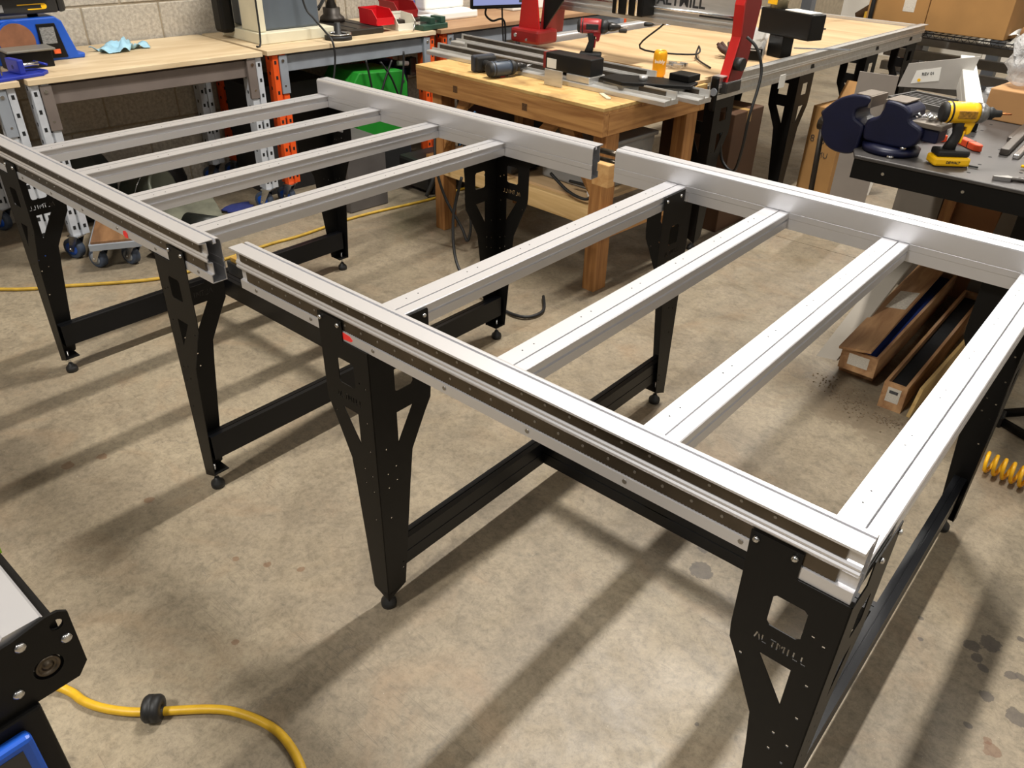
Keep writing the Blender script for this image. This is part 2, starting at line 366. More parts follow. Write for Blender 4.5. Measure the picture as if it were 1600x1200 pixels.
def leg_parts(fr, cx, cy, sx, sy, words):
    """one folded sheet-metal leg: corner at (cx,cy), flanges towards sx and sy, levelling foot below"""
    t = bpy.data.objects.new('leg', None); C.objects.link(t); t.parent = fr; t.location = (cx, cy, 0)
    hole = lambda u, w_: sq(u, w_, .0022)
    out = [(.0,.042),(.052,.062),(.080,.380),(.088,.452),(.132,.553),(.148,.585),(.151,.612),(.153,.735),(.155,.803),(.078,.803),(.078,.756),(0,.756)]
    win = [[(.050,.655),(.056,.650),(.097,.650),(.102,.656),(.102,.706),(.097,.711),(.056,.711),(.050,.706)], [(.049,.588),(.100,.588),(.049,.506)]]
    dots = [hole(.035,.672),(hole(.018,.664)),hole(.126,.565),hole(.022,.575),hole(.02,.50),hole(.045,.44),hole(.02,.43),hole(.045,.40),hole(.02,.385),hole(.022,.30)]
    cut = stencil('ALTMILL', .113, .611, 0.0140, .0122, -1) if words == 'front' else []
    cut2 = [] if words == 'front' else stencil('ALTMILL', .132, .602, .0140, .0122, -1)
    f1 = frame_m((0, 0, 0), (sx, 0, 0), (0, 0, 1), (0, sy, 0))
    plate(out, win+dots+cut, .002, 'front_flange', BLACK, t, f1)
    out2 = [(.0,.042),(.058,.066),(.095,.380),(.106,.462),(.150,.545),(.168,.575),(.171,.612),(.171,.795),(.168,.800),(.056,.800),(.056,.756),(0,.756)]
    win2 = [[(.066,.640),(.071,.635),(.113,.635),(.118,.640),(.118,.690),(.113,.696),(.071,.696),(.066,.690)], [(.066,.582),(.114,.582),(.066,.500)]]
    dots2 = [hole(.03,.50),hole(.03,.43),hole(.055,.44),hole(.03,.39),hole(.055,.40),hole(.03,.30),hole(.055,.14),hole(.055,.12)]
    f2 = frame_m((0, 0, 0), (0, sy, 0), (0, 0, 1), (sx, 0, 0))
    plate(out2, win2+dots2+cut2, .002, 'side_flange', BLACK, t, f2)
    b = MB()
    for u in (.145, .088): b.cyl((sx*u, -sy*.003, .791), (sx*u, 0, .791), .0052, n=10); b.ball((sx*u, -sy*.003, .791), .0052, .003, .0052, 10, 6)
    for v in (.158, .082): b.cyl((-sx*.003, sy*v, .786), (0, sy*v, .786), .0048, n=10); b.ball((-sx*.003, sy*v, .786), .003, .0048, .0048, 10, 6)
    b.build('bolts', CHROME, t, stuff=True)
    fc = (sx*.024, sy*.018)
    MB().box(min(0, sx*.05), max(0, sx*.05), min(0, sy*.05), max(0, sy*.05), .062, .065).build('foot_plate', BLACK, t)
    MB().cyl((fc[0], fc[1], .018), (fc[0], fc[1], .085), .0045, n=10).build('foot_stud', CHROME, t)
    MB().lathe([(0, .034), (.007, .034), (.009, .028), (.019, .018), (.0205, .010), (.0195, .001), (0, .0)], 20, Matrix.Translation((fc[0], fc[1], 0))).build('levelling_foot', RUBBER, t)
    return t
def build_frame(label):
    fr = thing('table_frame', label, 'table frame', (0, YC, 0))
    P = rail_profile()
    for side in (1, -1):
        x0, x1 = (-.055, 1.366) if side == 1 else (.120, 1.541)
        poly = [((y-YC)*side, z) for y, z in P]
        r = MB().prism(poly, x0, x1, 'x', cap=False).build('front_rail' if side == 1 else 'back_rail', ALU, fr, solid=.0026)
        g = MB()
        for z0, z1, e, y_ in ((.8315,.8550,.022,.0555),(.7815,.8055,.026,.0625)):
            ya, yb = sorted([(y_-YC)*side, (y_+.0053-YC)*side]); g.box(x0+e, x1-e, ya, yb, z0, z1)
        g.build('guide_strip', STEEL_DK, r)
        s = MB()
        n = int((x1-x0-.09)/.05)
        for k in range(n):
            for z in (.8435, .7950):
                x = x0+.05+.05*k+(.025 if z < .8 else 0)
                y_ = .0555 if z > .8 else .0625; s.cyl((x, (y_-.0008-YC)*side, z), (x, (y_-YC)*side, z), .0026, n=8)
        for k in range(7):
            x = x0+.06+.2*k
            s.cyl((x, (.0598-YC)*side, .769), (x, (.0614-YC)*side, .769), .0042, n=8)
        s.build('screws', pm('dull_screw', (150, 146, 140), .35, .9, .05), r, stuff=True)
        rk = MB()
        for k in range(int((x1-x0-.06)/.006)):
            rk.box(x0+.03+.006*k, x0+.033+.006*k, *sorted([(.0640-YC)*side, (.0678-YC)*side]), .7782, .7815)
        rk.build('rack_teeth', STEEL_DK, r, stuff=True)
    for k in range(4):
        cl = (.3146, .6412, .9681, 1.2961)[k]; wd = .0692; cr_ = cl+wd; h0, h1 = .759, .804; gx = cl+.6*wd
        poly = [(cl,h1),(gx-.0018,h1),(gx-.0018,h1-.009),(gx+.0018,h1-.009),(gx+.0018,h1),(cr_-.002,h1),(cr_,h1-.002),(cr_,h1-.017),(cr_-.005,h1-.018),(cr_-.005,h1-.0225),(cr_,h1-.0235),(cr_,h0),(cl+.004,h0),(cl+.004,h1-.021),(cl+.011,h1-.021),(cl+.011,h1-.0035),(cl,h1-.003)]
        cm = MB().prism(poly, .0995-YC, 1.3185-YC, 'y').build('cross_member', ALU, fr)
        d = MB()
        for j in range(6):
            for dy in (0, .035):
                y = .22+.19*j+dy-YC
                d.cyl((cl+.018, y, h1-.001), (cl+.018, y, h1+.0004), .0017, n=8)
        d.build('insert_holes', INK, cm, stuff=True)
    for cx in (.390, 1.372):
        leg_parts(fr, cx, .058-YC, -1, 1, 'front'); leg_parts(fr, cx, 1.360-YC, -1, -1, 'side')
        xs = MB().prism([(cx-.045,.110),(cx-.012,.110),(cx-.012,.148),(cx-.014,.149),(cx-.014,.151),(cx-.012,.152),(cx-.012,.190),(cx-.027,.190),(cx-.0275,.188),(cx-.0295,.188),(cx-.030,.190),(cx-.045,.190)], .075-YC, 1.343-YC, 'y')
        xs.build('stretcher', BLK_EXT, fr)
    yb = .70-YC
    MB().prism([(yb-.018,.112),(yb+.018,.112),(yb+.018,.190),(yb+.001,.190),(yb+.0005,.188),(yb-.0015,.188),(yb-.002,.190),(yb-.018,.190),(yb-.018,.152),(yb-.016,.151),(yb-.016,.149),(yb-.018,.148)], .378, 1.327, 'x').build('long_stretcher', BLK_EXT, fr)
    return fr
near = build_frame('nearer silver table frame on black ALTMILL legs, front right of the pair')
farf = copy_tree(near)
farf['label'] = 'farther silver table frame on black legs, back left beyond the gap in the rails'
farf.location = (0, YC-.034, 0); farf.rotation_euler = (0, 0, PI - .0016)
for o in (near, farf): o['group'] = 'half table frames'
# joiners in the gaps between the two frames
MB().box(-.122, -.060, .070-YC, .094-YC, .770, .802).build('joiner_block', RUBBER, near, bevel=.003)
MB().box(-.112, -.064, .076-YC, .094-YC, .802, .812).build('joiner_cap', pm('brass_cap', (190, 150, 70), .4, .6, .1), near)
for z, r in ((.838, .009), (.812, .007)): MB().cyl((.045, 1.345-YC, z), (.13, 1.345-YC, z), r, n=12).build('joiner_rod', STEEL_DK, near)
# red paint marks at the rail joint
RPAINT = pm('red_marker_paint', (224, 48, 44), .5, 0, .1, 60)
a = at(541, 527, y=.0612); MB().prism([(-.02,-.006),(-.008,-.008),(.015,-.006),(.021,-.001),(.012,.006),(-.012,.008),(-.021,.004)], -.0006, 0, 'y').build('paint_mark', RPAINT, near, loc=(a.x, .0612-YC, a.z))
b_ = at(196, 366, y=.0272)
MB().prism([(-.012,-.008),(.004,-.011),(.013,-.004),(.010,.006),(-.004,.010),(-.013,.004)], 0, .0006, 'y').build('paint_mark', RPAINT, farf, loc=(-b_.x, -(.0268-(YC-.034)), b_.z))

# ------------------------------------------------------------------ block wall and shell
WYAW = -math.radians(4.0)
def W(s, d, z=0.0): return Vector((-2.33 + .0698*s - .9976*d, .48 + .9976*s + .0698*d, z))
BLOCK = pm('painted_concrete_block', (172, 164, 150), .85, 0, .24, 60, .7, 140)
MORT = pm('mortar', (150, 138, 118), .95, 0, .15, 20, .3, 100)
wl = MB().box(-.25, -.006, -5.5, 9.5, 0, 6.0).build('wall_left', MORT, loc=W(0, .70), rot=(0, 0, WYAW)); struct(wl)
_bm = MB().box(-.03, .0, .004, .394, .004, .194)
_me = _bm.mesh('block'); _me.materials.append(BLOCK)
for r in range(7):
    for k in range(-3, 12):
        o = bpy.data.objects.new('block', _me); C.objects.link(o); o.parent = wl
        o.location = (random.uniform(-.0015, .001), .16 + k*.398 + (.199 if r % 2 else 0), r*.199)
        o.modifiers.new('edge', 'BEVEL').width = .004
WALLP = pm('pale_wall_panel', (206, 202, 194), .7, 0, .06, 2)
struct(MB().box(-4.2, 9.0, 10.0, 10.2, 0, 6.0).build('wall_back', WALLP))
struct(MB().box(8.8, 9.0, -5.8, 10.0, 0, 6.0).build('wall_right', WALLP))

# ------------------------------------------------------------------ benches of pallet-rack uprights along the wall
def upright(parent, x, y, z0, z1, m, wx=.07, wy=.075):
    u = MB().box(x-wx/2, x-wx/2+.018, y-wy/2, y+wy/2, z0, z1).box(x-wx/2+.018, x+wx/2-.012, y-wy/2, y-wy/2+.006, z0, z1).box(x-wx/2+.018, x+wx/2-.012, y+wy/2-.006, y+wy/2, z0, z1)
    u.box(x+wx/2-.012, x+wx/2, y-wy/2, y-.006, z0, z1).box(x+wx/2-.012, x+wx/2, y+.006, y+wy/2, z0, z1).box(x+wx/2-.014, x+wx/2-.007, y-.006, y+.006, z0, z1)
    o = u.build('upright', m, parent)
    s = MB(); k = z0+.03
    while k < z1-.03:
        for dy in (-.023, .023): s.box(x+wx/2-.001, x+wx/2+.0006, y+dy-.006, y+dy+.006, k, k+.018)
        s.box(x+wx/2-.008, x+wx/2-.0064, y-.004, y+.004, k-.008, k+.026)
        for dx in (-.005,): s.box(x+dx-.006, x+dx+.006, y-wy/2-.0006, y-wy/2+.001, k+.02, k+.036)
        k += .075
    s.build('slots', DARK, o, stuff=True)
    return o
def caster(parent, x, y, ang, wheel=BLU, h=.12, r=.05):
    xf = Matrix.Translation((x, y, 0)) @ Matrix.Rotation(ang, 4, 'Z')
    c = MB().box(-.03, .03, -.028, .028, h-.006, h, xf).prism([(-.022,h-.006),(.022,h-.006),(-.02,r-.012),(-.045,r-.012)], -.026, -.023, 'y', xf=xf).prism([(-.022,h-.006),(.022,h-.006),(-.02,r-.012),(-.045,r-.012)], .023, .026, 'y', xf=xf).cyl((-.033,-.03,r),(-.033,.03,r),.006,n=8,xf=xf).build('caster_fork', CHROME, parent)
    MB().lathe([(.018,-.019),(r-.006,-.019),(r,-.014),(r,.014),(r-.006,.019),(.018,.019),(.018,-.019)], 22, xf @ Matrix.Translation((-.033,0,r)) @ Matrix.Rotation(PI/2, 4, 'X')).build('caster_wheel', pm('grey_rubber_tyre', (58, 68, 84), .6, 0, .1), c)
    MB().lathe([(.004,-.021),(r*.62,-.021),(r*.62,.021),(.004,.021)], 18, xf @ Matrix.Translation((-.033,0,r)) @ Matrix.Rotation(PI/2, 4, 'X')).build('caster_hub', wheel, c)
    return c
def rack_bench(label, s0, s1, um, bm_, top, ps, z0=.12, drop=0.0):
    t = thing('rack_bench', label, 'workbench', W(s0, 0), WYAW, 'rack benches along the block wall')
    L = s1-s0
    MB().box(-.68, .012, 0, L, .797, .82).build('top_board', top, t, bevel=.0015)
    for x, nm in ((-.035, 'front_beam'), (-.64, 'back_beam')):
        b = MB().box(x-.022, x+.022, ps[0]+.03, ps[1]-.03, .705-drop, .785).box(x-.022, x+.012, ps[0]+.03, ps[1]-.03, .785, .796).build(nm, bm_, t, bevel=.003)
        for e, sg in ((ps[0], 1), (ps[1], -1)):
            ya, yb_ = (e-.002, e+.045) if sg == 1 else (e-.045, e+.002); MB().box(x+.022, x+.0405, ya, yb_, .60, .79).build('beam_connector', bm_, b, bevel=.002)
            q = MB().cyl((x+.0405, e+.018*sg, .765), (x+.044, e+.018*sg, .765), .008, n=10).cyl((x+.0405, e+.018*sg, .64), (x+.042, e+.018*sg, .64), .005, n=8)
            q.build('connector_rivets', CHROME, b, stuff=True)
    for x in (-.035, -.64):
        for e in ps: upright(t, x, e, z0, .796, um if x > -.3 else um)
    return t
rb1 = rack_bench('plywood-topped rack bench with white slotted uprights below the belt sander', .03, 1.135, GREYW, pm('brown_grey_beam_paint', (116, 106, 100), .45, .2, .1), PLY, (.045, 1.06))
rb2 = rack_bench('plywood-topped rack bench with orange uprights carrying the red bins', 1.16, 2.29, ORANGE, GREYM, PLY, (.07, 1.085))
rb3 = rack_bench('far rack bench with a grey beam behind the monitor', 2.33, 4.2, ORANGE, GREYM, wood('brown_plywood', (150, 112, 80), (178, 142, 106), 2, (5, 1, 5)), (.06, 1.80))
rb0 = rack_bench('rack bench cut off by the left picture edge under the small blue vise', -1.25, .0, GREYW, GREYM, PLY, (.10, 1.19))
for t, e in ((rb1, .045), (rb1, 1.06), (rb2, .07), (rb2, 1.085), (rb0, 1.19)):
    for x in (-.035, -.64): caster(t, x+.02, e-.02, .5, BLU)
# ------------------------------------------------------------------ on the wall benches
Z = .82
def onb(name, label, cat, s, d, rz=0.0, z=Z, group=None): return thing(name, label, cat, W(s, d, z), WYAW+rz, group)
# belt and disc sander (front looks towards +x)
t = onb('belt_sander', 'blue belt and disc sander with black belt arm on the bench end', 'sander', .22, .36)
MB().prism([(-.20,.0),(.19,.0),(.195,.022),(.165,.022),(.125,.165),(.10,.185),(-.20,.185)], -.16, .0, 'x').build('body', BLU, t, bevel=.006)
p_ = MB().prism([(.01,.012),(.115,.012),(.09,.16),(.01,.16)], 0, .006, 'x').build('switch_panel', BLACK, t, bevel=.002)
MB().box(.006, .0075, .02, .082, .075, .145).build('instruction_label', pm('label_print', (120, 120, 118), .6, 0, .6, 90, stretch=(1, 1, 5)), p_)
MB().box(.006, .014, .055, .085, .03, .05).build('switch', pm('orange_switch', (220, 90, 40), .4, 0, .3, 60), p_, bevel=.002)
MB().cyl((.0, -.09, .10), (.03, -.09, .10), .083, n=40).build('disc_guard', BLU, t)
MB().cyl((.03, -.09, .10), (.034, -.09, .10), .075, n=40).build('sanding_disc', pm('worn_sandpaper', (128, 84, 58), .9, 0, .2, 20), t)
tb = MB().box(.034, .16, -.18, .02, .072, .082).build('work_table', pm('cast_grey_table', (124, 120, 110), .45, .3, .1), t, bevel=.003)
MB().box(.034, .13, -.18, .01, .0, .07).build('table_bracket', BLACK, tb, bevel=.004)
ar = MB().box(-.12, -.01, -.5, .13, .200, .282).prism([(-.065+.055*math.cos(a_), .13+.045*math.sin(a_)) for a_ in [PI*k/10 for k in range(11)]], .200, .282, 'z').build('belt_arm', pm('sander_black', (34, 33, 31), .5, 0, .2), t, bevel=.012)
MB().box(-.14, .02, -.5, .10, .272, .296).build('belt_cover', pm('sanding_belt_grey', (96, 94, 90), .8, 0, .2, 30), ar, bevel=.008)
MB().box(-.0098, -.0085, -.04, .07, .238, .242).box(-.0098, -.0085, .0, .07, .218, .222).cyl((-.0098, .07, .230), (-.0085, .07, .230), .012, n=16).build('yellow_arrow', YEL_P, ar)
MB().box(-.009, -.0075, -.25, -.10, .215, .245).build('rating_plate', pm('plate_silver', (170, 170, 168), .35, .6, .1), ar)
MB().cyl((-.07, .03, .18), (-.07, .03, .22), .022, n=14).build('arm_pivot', BLACK, t)
# small blue vise
t = onb('bench_vise', 'small bright blue drill-press vise at the bench corner', 'vise', .0, .09, .2)
VB = pm('vise_blue', (34, 50, 150), .4, .1, .1)
MB().box(-.07, .07, -.16, .11, 0, .014).prism([(-.07,.1),(.07,.1),(.03,.15),(-.03,.15)], 0, .014, 'z').build('base', VB, t, bevel=.003)
MB().box(-.045, .045, -.10, -.055, .014, .062).build('jaw', VB, t, bevel=.004); MB().box(-.05, .05, .02, .045, .014, .072).build('jaw', VB, t, bevel=.004)
MB().box(-.04, .04, -.055, -.048, .02, .06).build('jaw_plate', CHROME, t)
MB().cyl((0, .02, .04), (0, .13, .04), .009).build('screw', CHROME, t)
MB().cyl((-.05, .14, .04), (.05, .14, .04), .005).build('handle', VB, t)
# rag
def cloth(name, mat, nx, ny, sx, sy, hf, seed):
    rnd = random.Random(seed); v = []; f = []
    for i in range(nx+1):
        for j in range(ny+1):
            u = i/nx-.5; w_ = j/ny-.5
            h = hf(u, w_) + rnd.uniform(0, .004)
            v.append((u*sx*(1+.18*math.sin(w_*9+seed)), w_*sy*(1+.15*math.sin(u*8)), max(.001, h)))
    for i in range(nx):
        for j in range(ny): f.append((i*(ny+1)+j, (i+1)*(ny+1)+j, (i+1)*(ny+1)+j+1, i*(ny+1)+j+1))
    return MB().add(v, f, True)
m = cloth('rag', None, 16, 22, .15, .24, lambda u, w_: .004+.03*max(0, 1-abs(w_+.15*math.sin(u*6)-.1)*7)+.022*max(0, math.sin(u*9+w_*14)), 3)
o = m.build('cleaning_rag', pm('pale_blue_wiper', (150, 190, 208), .9, 0, .1, 20), loc=W(.62, .46, Z), rot=(0, 0, WYAW+.3), solid=-.0015); tag(o, 'crumpled pale blue wiping rag on the plywood bench top', 'rag')
# grey cabinet machine with cream frame (band saw base)
t = onb('cabinet_machine', 'dark grey machine cabinet with a cream frame standing on the bench', 'machine', 1.40, .32)
CREAM = pm('cream_machine_paint', (206, 200, 176), .45, 0, .05); SLATE = pm('slate_machine_paint', (88, 96, 104), .42, .1, .06)
MB().box(-.25, .16, -.17, .29, 0, .055).build('base', CREAM, t, bevel=.004)
MB().box(-.22, .10, -.11, .24, .055, .62).build('cabinet', SLATE, t, bevel=.012)
MB().box(-.05, .13, -.155, -.112, .055, .62).build('frame_post', CREAM, t, bevel=.006)
MB().box(-.20, -.10, -.24, -.16, .03, .30).build('motor_box', BLACK, t, bevel=.02)
MB().box(.1005, .102, .03, .10, .24, .32).build('warning_label', pm('dark_label', (50, 54, 60), .6, 0, .5, 120), t)
MB().box(.1005, .102, .115, .185, .24, .33).build('data_label', pm('pale_label', (150, 152, 154), .6, 0, .25, 120), t)
MB().box(.10, .108, .225, .24, .24, .30).build('door_latch', BLACK, t)
cb = MB().tube(smooth_path([W(1.49,.18,1.25), W(1.52,.17,1.0), W(1.54,.12,.93), W(1.545,.03,.875), W(1.548,-.028,.83), W(1.548,-.036,.74), W(1.51,-.045,.62), W(1.44,-.05,.53), W(1.36,-.02,.52), W(1.31,.06,.55)]), .0055, 8).build('power_cable', RUBBER); tag(cb, 'black cable hanging down in front of the grey cabinet past the orange upright', 'cable')
cb = MB().tube(smooth_path([W(1.21,.13,1.3), W(1.215,.13,1.0), W(1.205,.12,.84), W(1.17,.10,.827)]), .005, 8).build('power_cable', RUBBER); tag(cb, 'thin black cable dropping beside the cream frame post to the bench', 'cable')
# black ring stand
t = onb('ring_stand', 'black round ring base with a short post near the bench edge', 'stand', 1.66, .08)
MB().lathe([(.055,0),(.075,0),(.075,.02),(.06,.026),(.055,.02),(.055,0)], 30).build('ring', RUBBER, t)
MB().lathe([(.05,.026),(.072,.026),(.074,.032),(.05,.032),(.05,.026)], 30).build('rim', CHROME, t)
MB().lathe([(.0,.0),(.05,.0),(.052,.014),(.018,.03),(.016,.085),(.0,.085)], 20).build('post', RUBBER, t)
# drill press base and column
t = onb('drill_press', 'drill press with a heavy slotted cast base and steel column', 'drill press', 1.87, .38)
CAST = pm('dark_cast_iron', (54, 48, 42), .45, .5, .2, 14)
MB().box(-.13, .27, -.13, .13, 0, .035).build('base', CAST, t, bevel=.008)
MB().box(-.02, .25, -.06, -.045, .035, .0365).box(-.02, .25, .045, .06, .035, .0365).build('slots', DARK, t, stuff=True)
MB().lathe([(.0,.035),(.075,.035),(.07,.06),(.05,.075),(.05,.11),(0,.11)], 24, Matrix.Translation((-.06,0,0))).build('flange', CAST, t)
MB().cyl((-.06,0,.10),(-.06,0,.9), .033, n=24).build('column', CHROME, t)
for k, (s_, d_, h_) in enumerate([(2.02,.60,.28),(2.12,.62,.22)]):
    cb = MB().tube(smooth_path([W(s_-.25,.58,.90), W(s_-.12,.6,.93+.1*k), W(s_,.62,1.15), W(s_+.05,.63,1.4)]), .006, 8).build('wall_cable', RUBBER); tag(cb, 'black cord looping up the wall behind the drill press, %s' % ('left one' if k == 0 else 'right one'), 'cable')
# stacking bins
def bin_(label, mat, s, d, rz, z, sx=.17, sy=.125, h=.085):
    t = onb('stacking_bin', label, 'bin', s, d, rz, z, 'stacking bins')
    th = .004
    MB().box(-sx/2, sx/2, -sy/2, sy/2, 0, th).build('floor_panel', mat, t)
    MB().box(-sx/2, -sx/2+th, -sy/2, sy/2, 0, h).build('back_panel', mat, t)
    for sg in (-1, 1):
        MB().prism([(-sx/2,0),(sx/2-.01,0),(sx/2,h*.42),(sx/2-.045,h*.95),(-sx/2,h)], sg*sy/2-th/2, sg*sy/2+th/2, 'y').build('side_panel', mat, t)
    MB().box(sx/2-.012, sx/2-.006, -sy/2, sy/2, 0, h*.45).build('front_lip', mat, t)
    MB().box(-sx/2-.005, -sx/2+.006, -sy/2-.004, sy/2+.004, h-.012, h).build('rim', mat, t)
    return t
bin_('bright red plastic stacking bin standing on the drill press base', RED_P, 2.02, .20, .0, .858)
bin_('off-white plastic stacking bin between the two red bins', pm('off_white_bin', (214, 210, 196), .45, 0, .05), 2.17, .18, -.1, Z)
bin_('darker red stacking bin set behind the off-white one', pm('dark_red_bin', (140, 26, 28), .42, 0, .1), 2.30, .35, .0, .862, .19, .15, .09)
o = MB().box(-.12, .12, -.10, .12, 0, .04).build('steel_block', CAST, bevel=.006, loc=W(2.30, .33, Z), rot=(0,0,WYAW)); tag(o, 'dark flat steel block under the darker red bin', 'block')
t = onb('milling_vise', 'dark green machine vise with a chrome crank at the bench end', 'vise', 2.30, .07, .1)
GV = pm('green_vise_paint', (44, 74, 60), .45, .2, .15)
MB().box(-.06, .05, -.09, .12, 0, .03).build('base', GV, t, bevel=.004)
MB().box(-.05, .04, -.02, .02, .03, .065).build('jaw', GV, t, bevel=.003); MB().box(-.05, .04, .07, .11, .03, .065).build('jaw', GV, t, bevel=.003)
MB().box(-.02, .02, -.09, .11, .03, .045).build('slide', CHROME, t)
MB().tube([(.0,-.09,.03),(.0,-.11,.03),(.02,-.13,.055),(.04,-.165,.01)], .004, 8).build('crank', CHROME, t)
# far bench items
t = onb('foam_packaging', 'white foam packing box on the far bench left of the monitor', 'packaging', 2.72, .38)
MB().box(-.12, .12, -.17, .17, 0, .05).box(-.12, -.02, -.17, .17, .05, .20).build('foam', WHITE, t, bevel=.012)
t = onb('small_case', 'small grey and blue case standing at the far bench back', 'case', 2.45, .55)
MB().box(-.06, .06, -.10, .10, 0, .17).build('shell', pm('case_grey', (120, 122, 126), .5, 0, .05), t, bevel=.006)
MB().box(.06, .062, -.08, .09, .03, .10).build('blue_panel', BLU, t)
o = MB().box(-.05, .05, -.08, .08, 0, .035).build('white_carton', PAPER, loc=W(2.47, .30, Z), rot=(0,0,WYAW)); tag(o, 'low white carton behind the green vise', 'box')
o = MB().box(-.10, .10, -.22, .22, 0, .16).build('white_carton', PAPER, loc=W(3.5, .42, Z), rot=(0,0,WYAW), bevel=.01); tag(o, 'long white packet on the far bench behind the red gantry plate', 'box')
# monitor on arm
t = thing('monitor', 'monitor showing a blue and lilac window above the wooden bench end', 'monitor', W(2.55, -.33, .0), WYAW-.35)
SCRN = bpy.data.materials.new('lit_screen'); SCRN.use_nodes = True
q = SCRN.node_tree.nodes['Principled BSDF']; q.inputs['Base Color'].default_value = (.02,.02,.03,1); q.inputs['Emission Color'].default_value = lin((150, 160, 214))+(1,); q.inputs['Emission Strength'].default_value = .75
SCRB = bpy.data.materials.new('lit_screen_blue'); SCRB.use_nodes = True
q = SCRB.node_tree.nodes['Principled BSDF']; q.inputs['Base Color'].default_value = (.01,.01,.03,1); q.inputs['Emission Color'].default_value = lin((44, 84, 178))+(1,); q.inputs['Emission Strength'].default_value = .7
MB().box(-.03, 0, -.21, .21, .955, 1.25).build('housing', BLACK, t, bevel=.006)
MB().box(0, .002, -.20, .20, .975, 1.24).build('screen', SCRN, t)
MB().box(.002, .003, -.19, .09, 1.03, 1.22).build('window_graphic', SCRB, t)
MB().box(.002, .003, .09, .19, .985, 1.02).build('taskbar_graphic', INK, t)
MB().box(-.07, -.03, .155, .225, .45, 1.4).build('stand_post', BLACK, t, bevel=.008)
MB().box(-.30, .05, .0, .34, .43, .45).build('stand_foot', BLACK, t)
MB().tube(smooth_path([(-.04,-.10,.96),(-.04,-.105,.92),(-.045,-.06,.885),(-.05,.02,.88),(-.05,.03,.7),(-.05,.03,.5)]), .006, 8).tube(smooth_path([(-.04,.0,.96),(-.05,.01,.85),(-.05,.03,.6)]), .005, 8).build('signal_cables', RUBBER, t)
o = MB().box(-.3, .3, -.25, .25, 0, .43).build('control_cabinet', BLACK, loc=W(2.75, -.25, 0), rot=(0,0,WYAW), bevel=.01); tag(o, 'black control cabinet on the floor beneath the monitor', 'cabinet')
# ------------------------------------------------------------------ under the wall benches
def sack(name, label, cat, mat, loc, sx, sy, sz, seed, n=14):
    rnd = random.Random(seed); b = MB(); b.ball((0,0,sz*.5), sx, sy, sz*.55, 18, 11)
    ph = [rnd.uniform(0, 6) for _ in range(6)]
    b.v = [(x*(1+.16*math.sin(7*z/sz+ph[0])*math.cos(3*math.atan2(y,x)+ph[1])), y*(1+.18*math.sin(5*x/sx+ph[2])), max(0, z*(1+.14*math.sin(4*x/sx+ph[3])*math.cos(5*y/sy+ph[4])))) for x, y, z in b.v]
    o = b.build(name, mat, loc=loc); tag(o, label, cat); return o
sack('dark_bag', 'dark green-black sack slumped on the floor under the sander bench', 'bag', pm('dark_canvas', (38, 40, 34), .9, 0, .3, 8), W(.30, .50, 0), .13, .15, .36, 3)
t = thing('dust_hood', 'greenish grey plastic bucket lying beside the dark sack', 'bucket', W(.56, .40, .10), WYAW+.6)
MB().lathe([(.0,-.10),(.085,-.10),(.105,.10),(.112,.10),(.112,.115),(.1,.115),(.08,-.09),(0,-.09)], 24, Matrix.Translation((0,0,.02)) @ Matrix.Rotation(1.35, 4, 'Y')).build('shell', pm('clear_grey_plastic', (112, 116, 102), .35, 0, .1), t)
MB().tube([(.1*math.cos(a_)*.3, .11*math.sin(a_), .02+.11*math.cos(a_)) for a_ in [PI*k/10-PI/2 for k in range(11)]], .003, 6).build('bail_handle', CHROME, t)
sack('dark_bag', 'small black bag against the block wall behind the bucket', 'bag', pm('black_bag', (22, 22, 22), .7, 0, .3), W(.74, .52, 0), .08, .09, .22, 8)
o = MB().box(-.10, .10, -.16, .16, 0, .018).build('stained_board', pm('mouldy_board', (92, 92, 78), .85, 0, .45, 9), loc=W(.66, .16, .035), rot=(0, .30, WYAW-.2)); tag(o, 'green-stained board propped across the floor under the bench', 'board')
t = thing('motor_unit', 'dark round motor lying on the floor under the bench edge', 'motor', W(.62, -.14, .0), WYAW+.5)
MB().cyl((-.11, 0, .06), (.06, 0, .06), .058, n=22).cyl((.06, 0, .06), (.09, 0, .06), .03, n=16).build('housing', pm('motor_dark', (40, 42, 38), .4, .5, .2), t)
MB().cyl((-.115, 0, .06), (-.11, 0, .06), .045, n=22).build('end_cap', CHROME, t)
MB().box(-.09, .04, -.05, .05, 0, .01).build('foot', BLACK, t)
sack('black_sheet', 'crumpled black plastic sheet on the floor left of the motor', 'plastic sheet', pm('black_film', (14, 14, 15), .3, 0, .2), W(.40, -.22, 0), .09, .10, .08, 12)
sack('blue_cloth', 'small dark blue cloth on the floor under the wall bench', 'cloth', pm('navy_cloth', (24, 34, 90), .9, 0, .2), W(.93, .12, 0), .06, .09, .03, 15)
# dolly
t = thing('platform_dolly', 'low grey dolly with a worn wooden deck and grey casters', 'dolly', W(.24, -.02, 0), WYAW-.45)
MB().box(-.30, .25, -.11, .11, .105, .135).build('deck_frame', GREYM, t, bevel=.002)
MB().box(-.29, .24, -.10, .10, .135, .145).build('deck_board', wood('worn_deck', (96, 66, 40), (134, 98, 64), 4, (1, 6, 6)), t)
for x, y in ((.2, -.07), (.2, .07), (-.25, -.07), (-.25, .07)): caster(t, x, y, .8, GREYM, .105, .045)
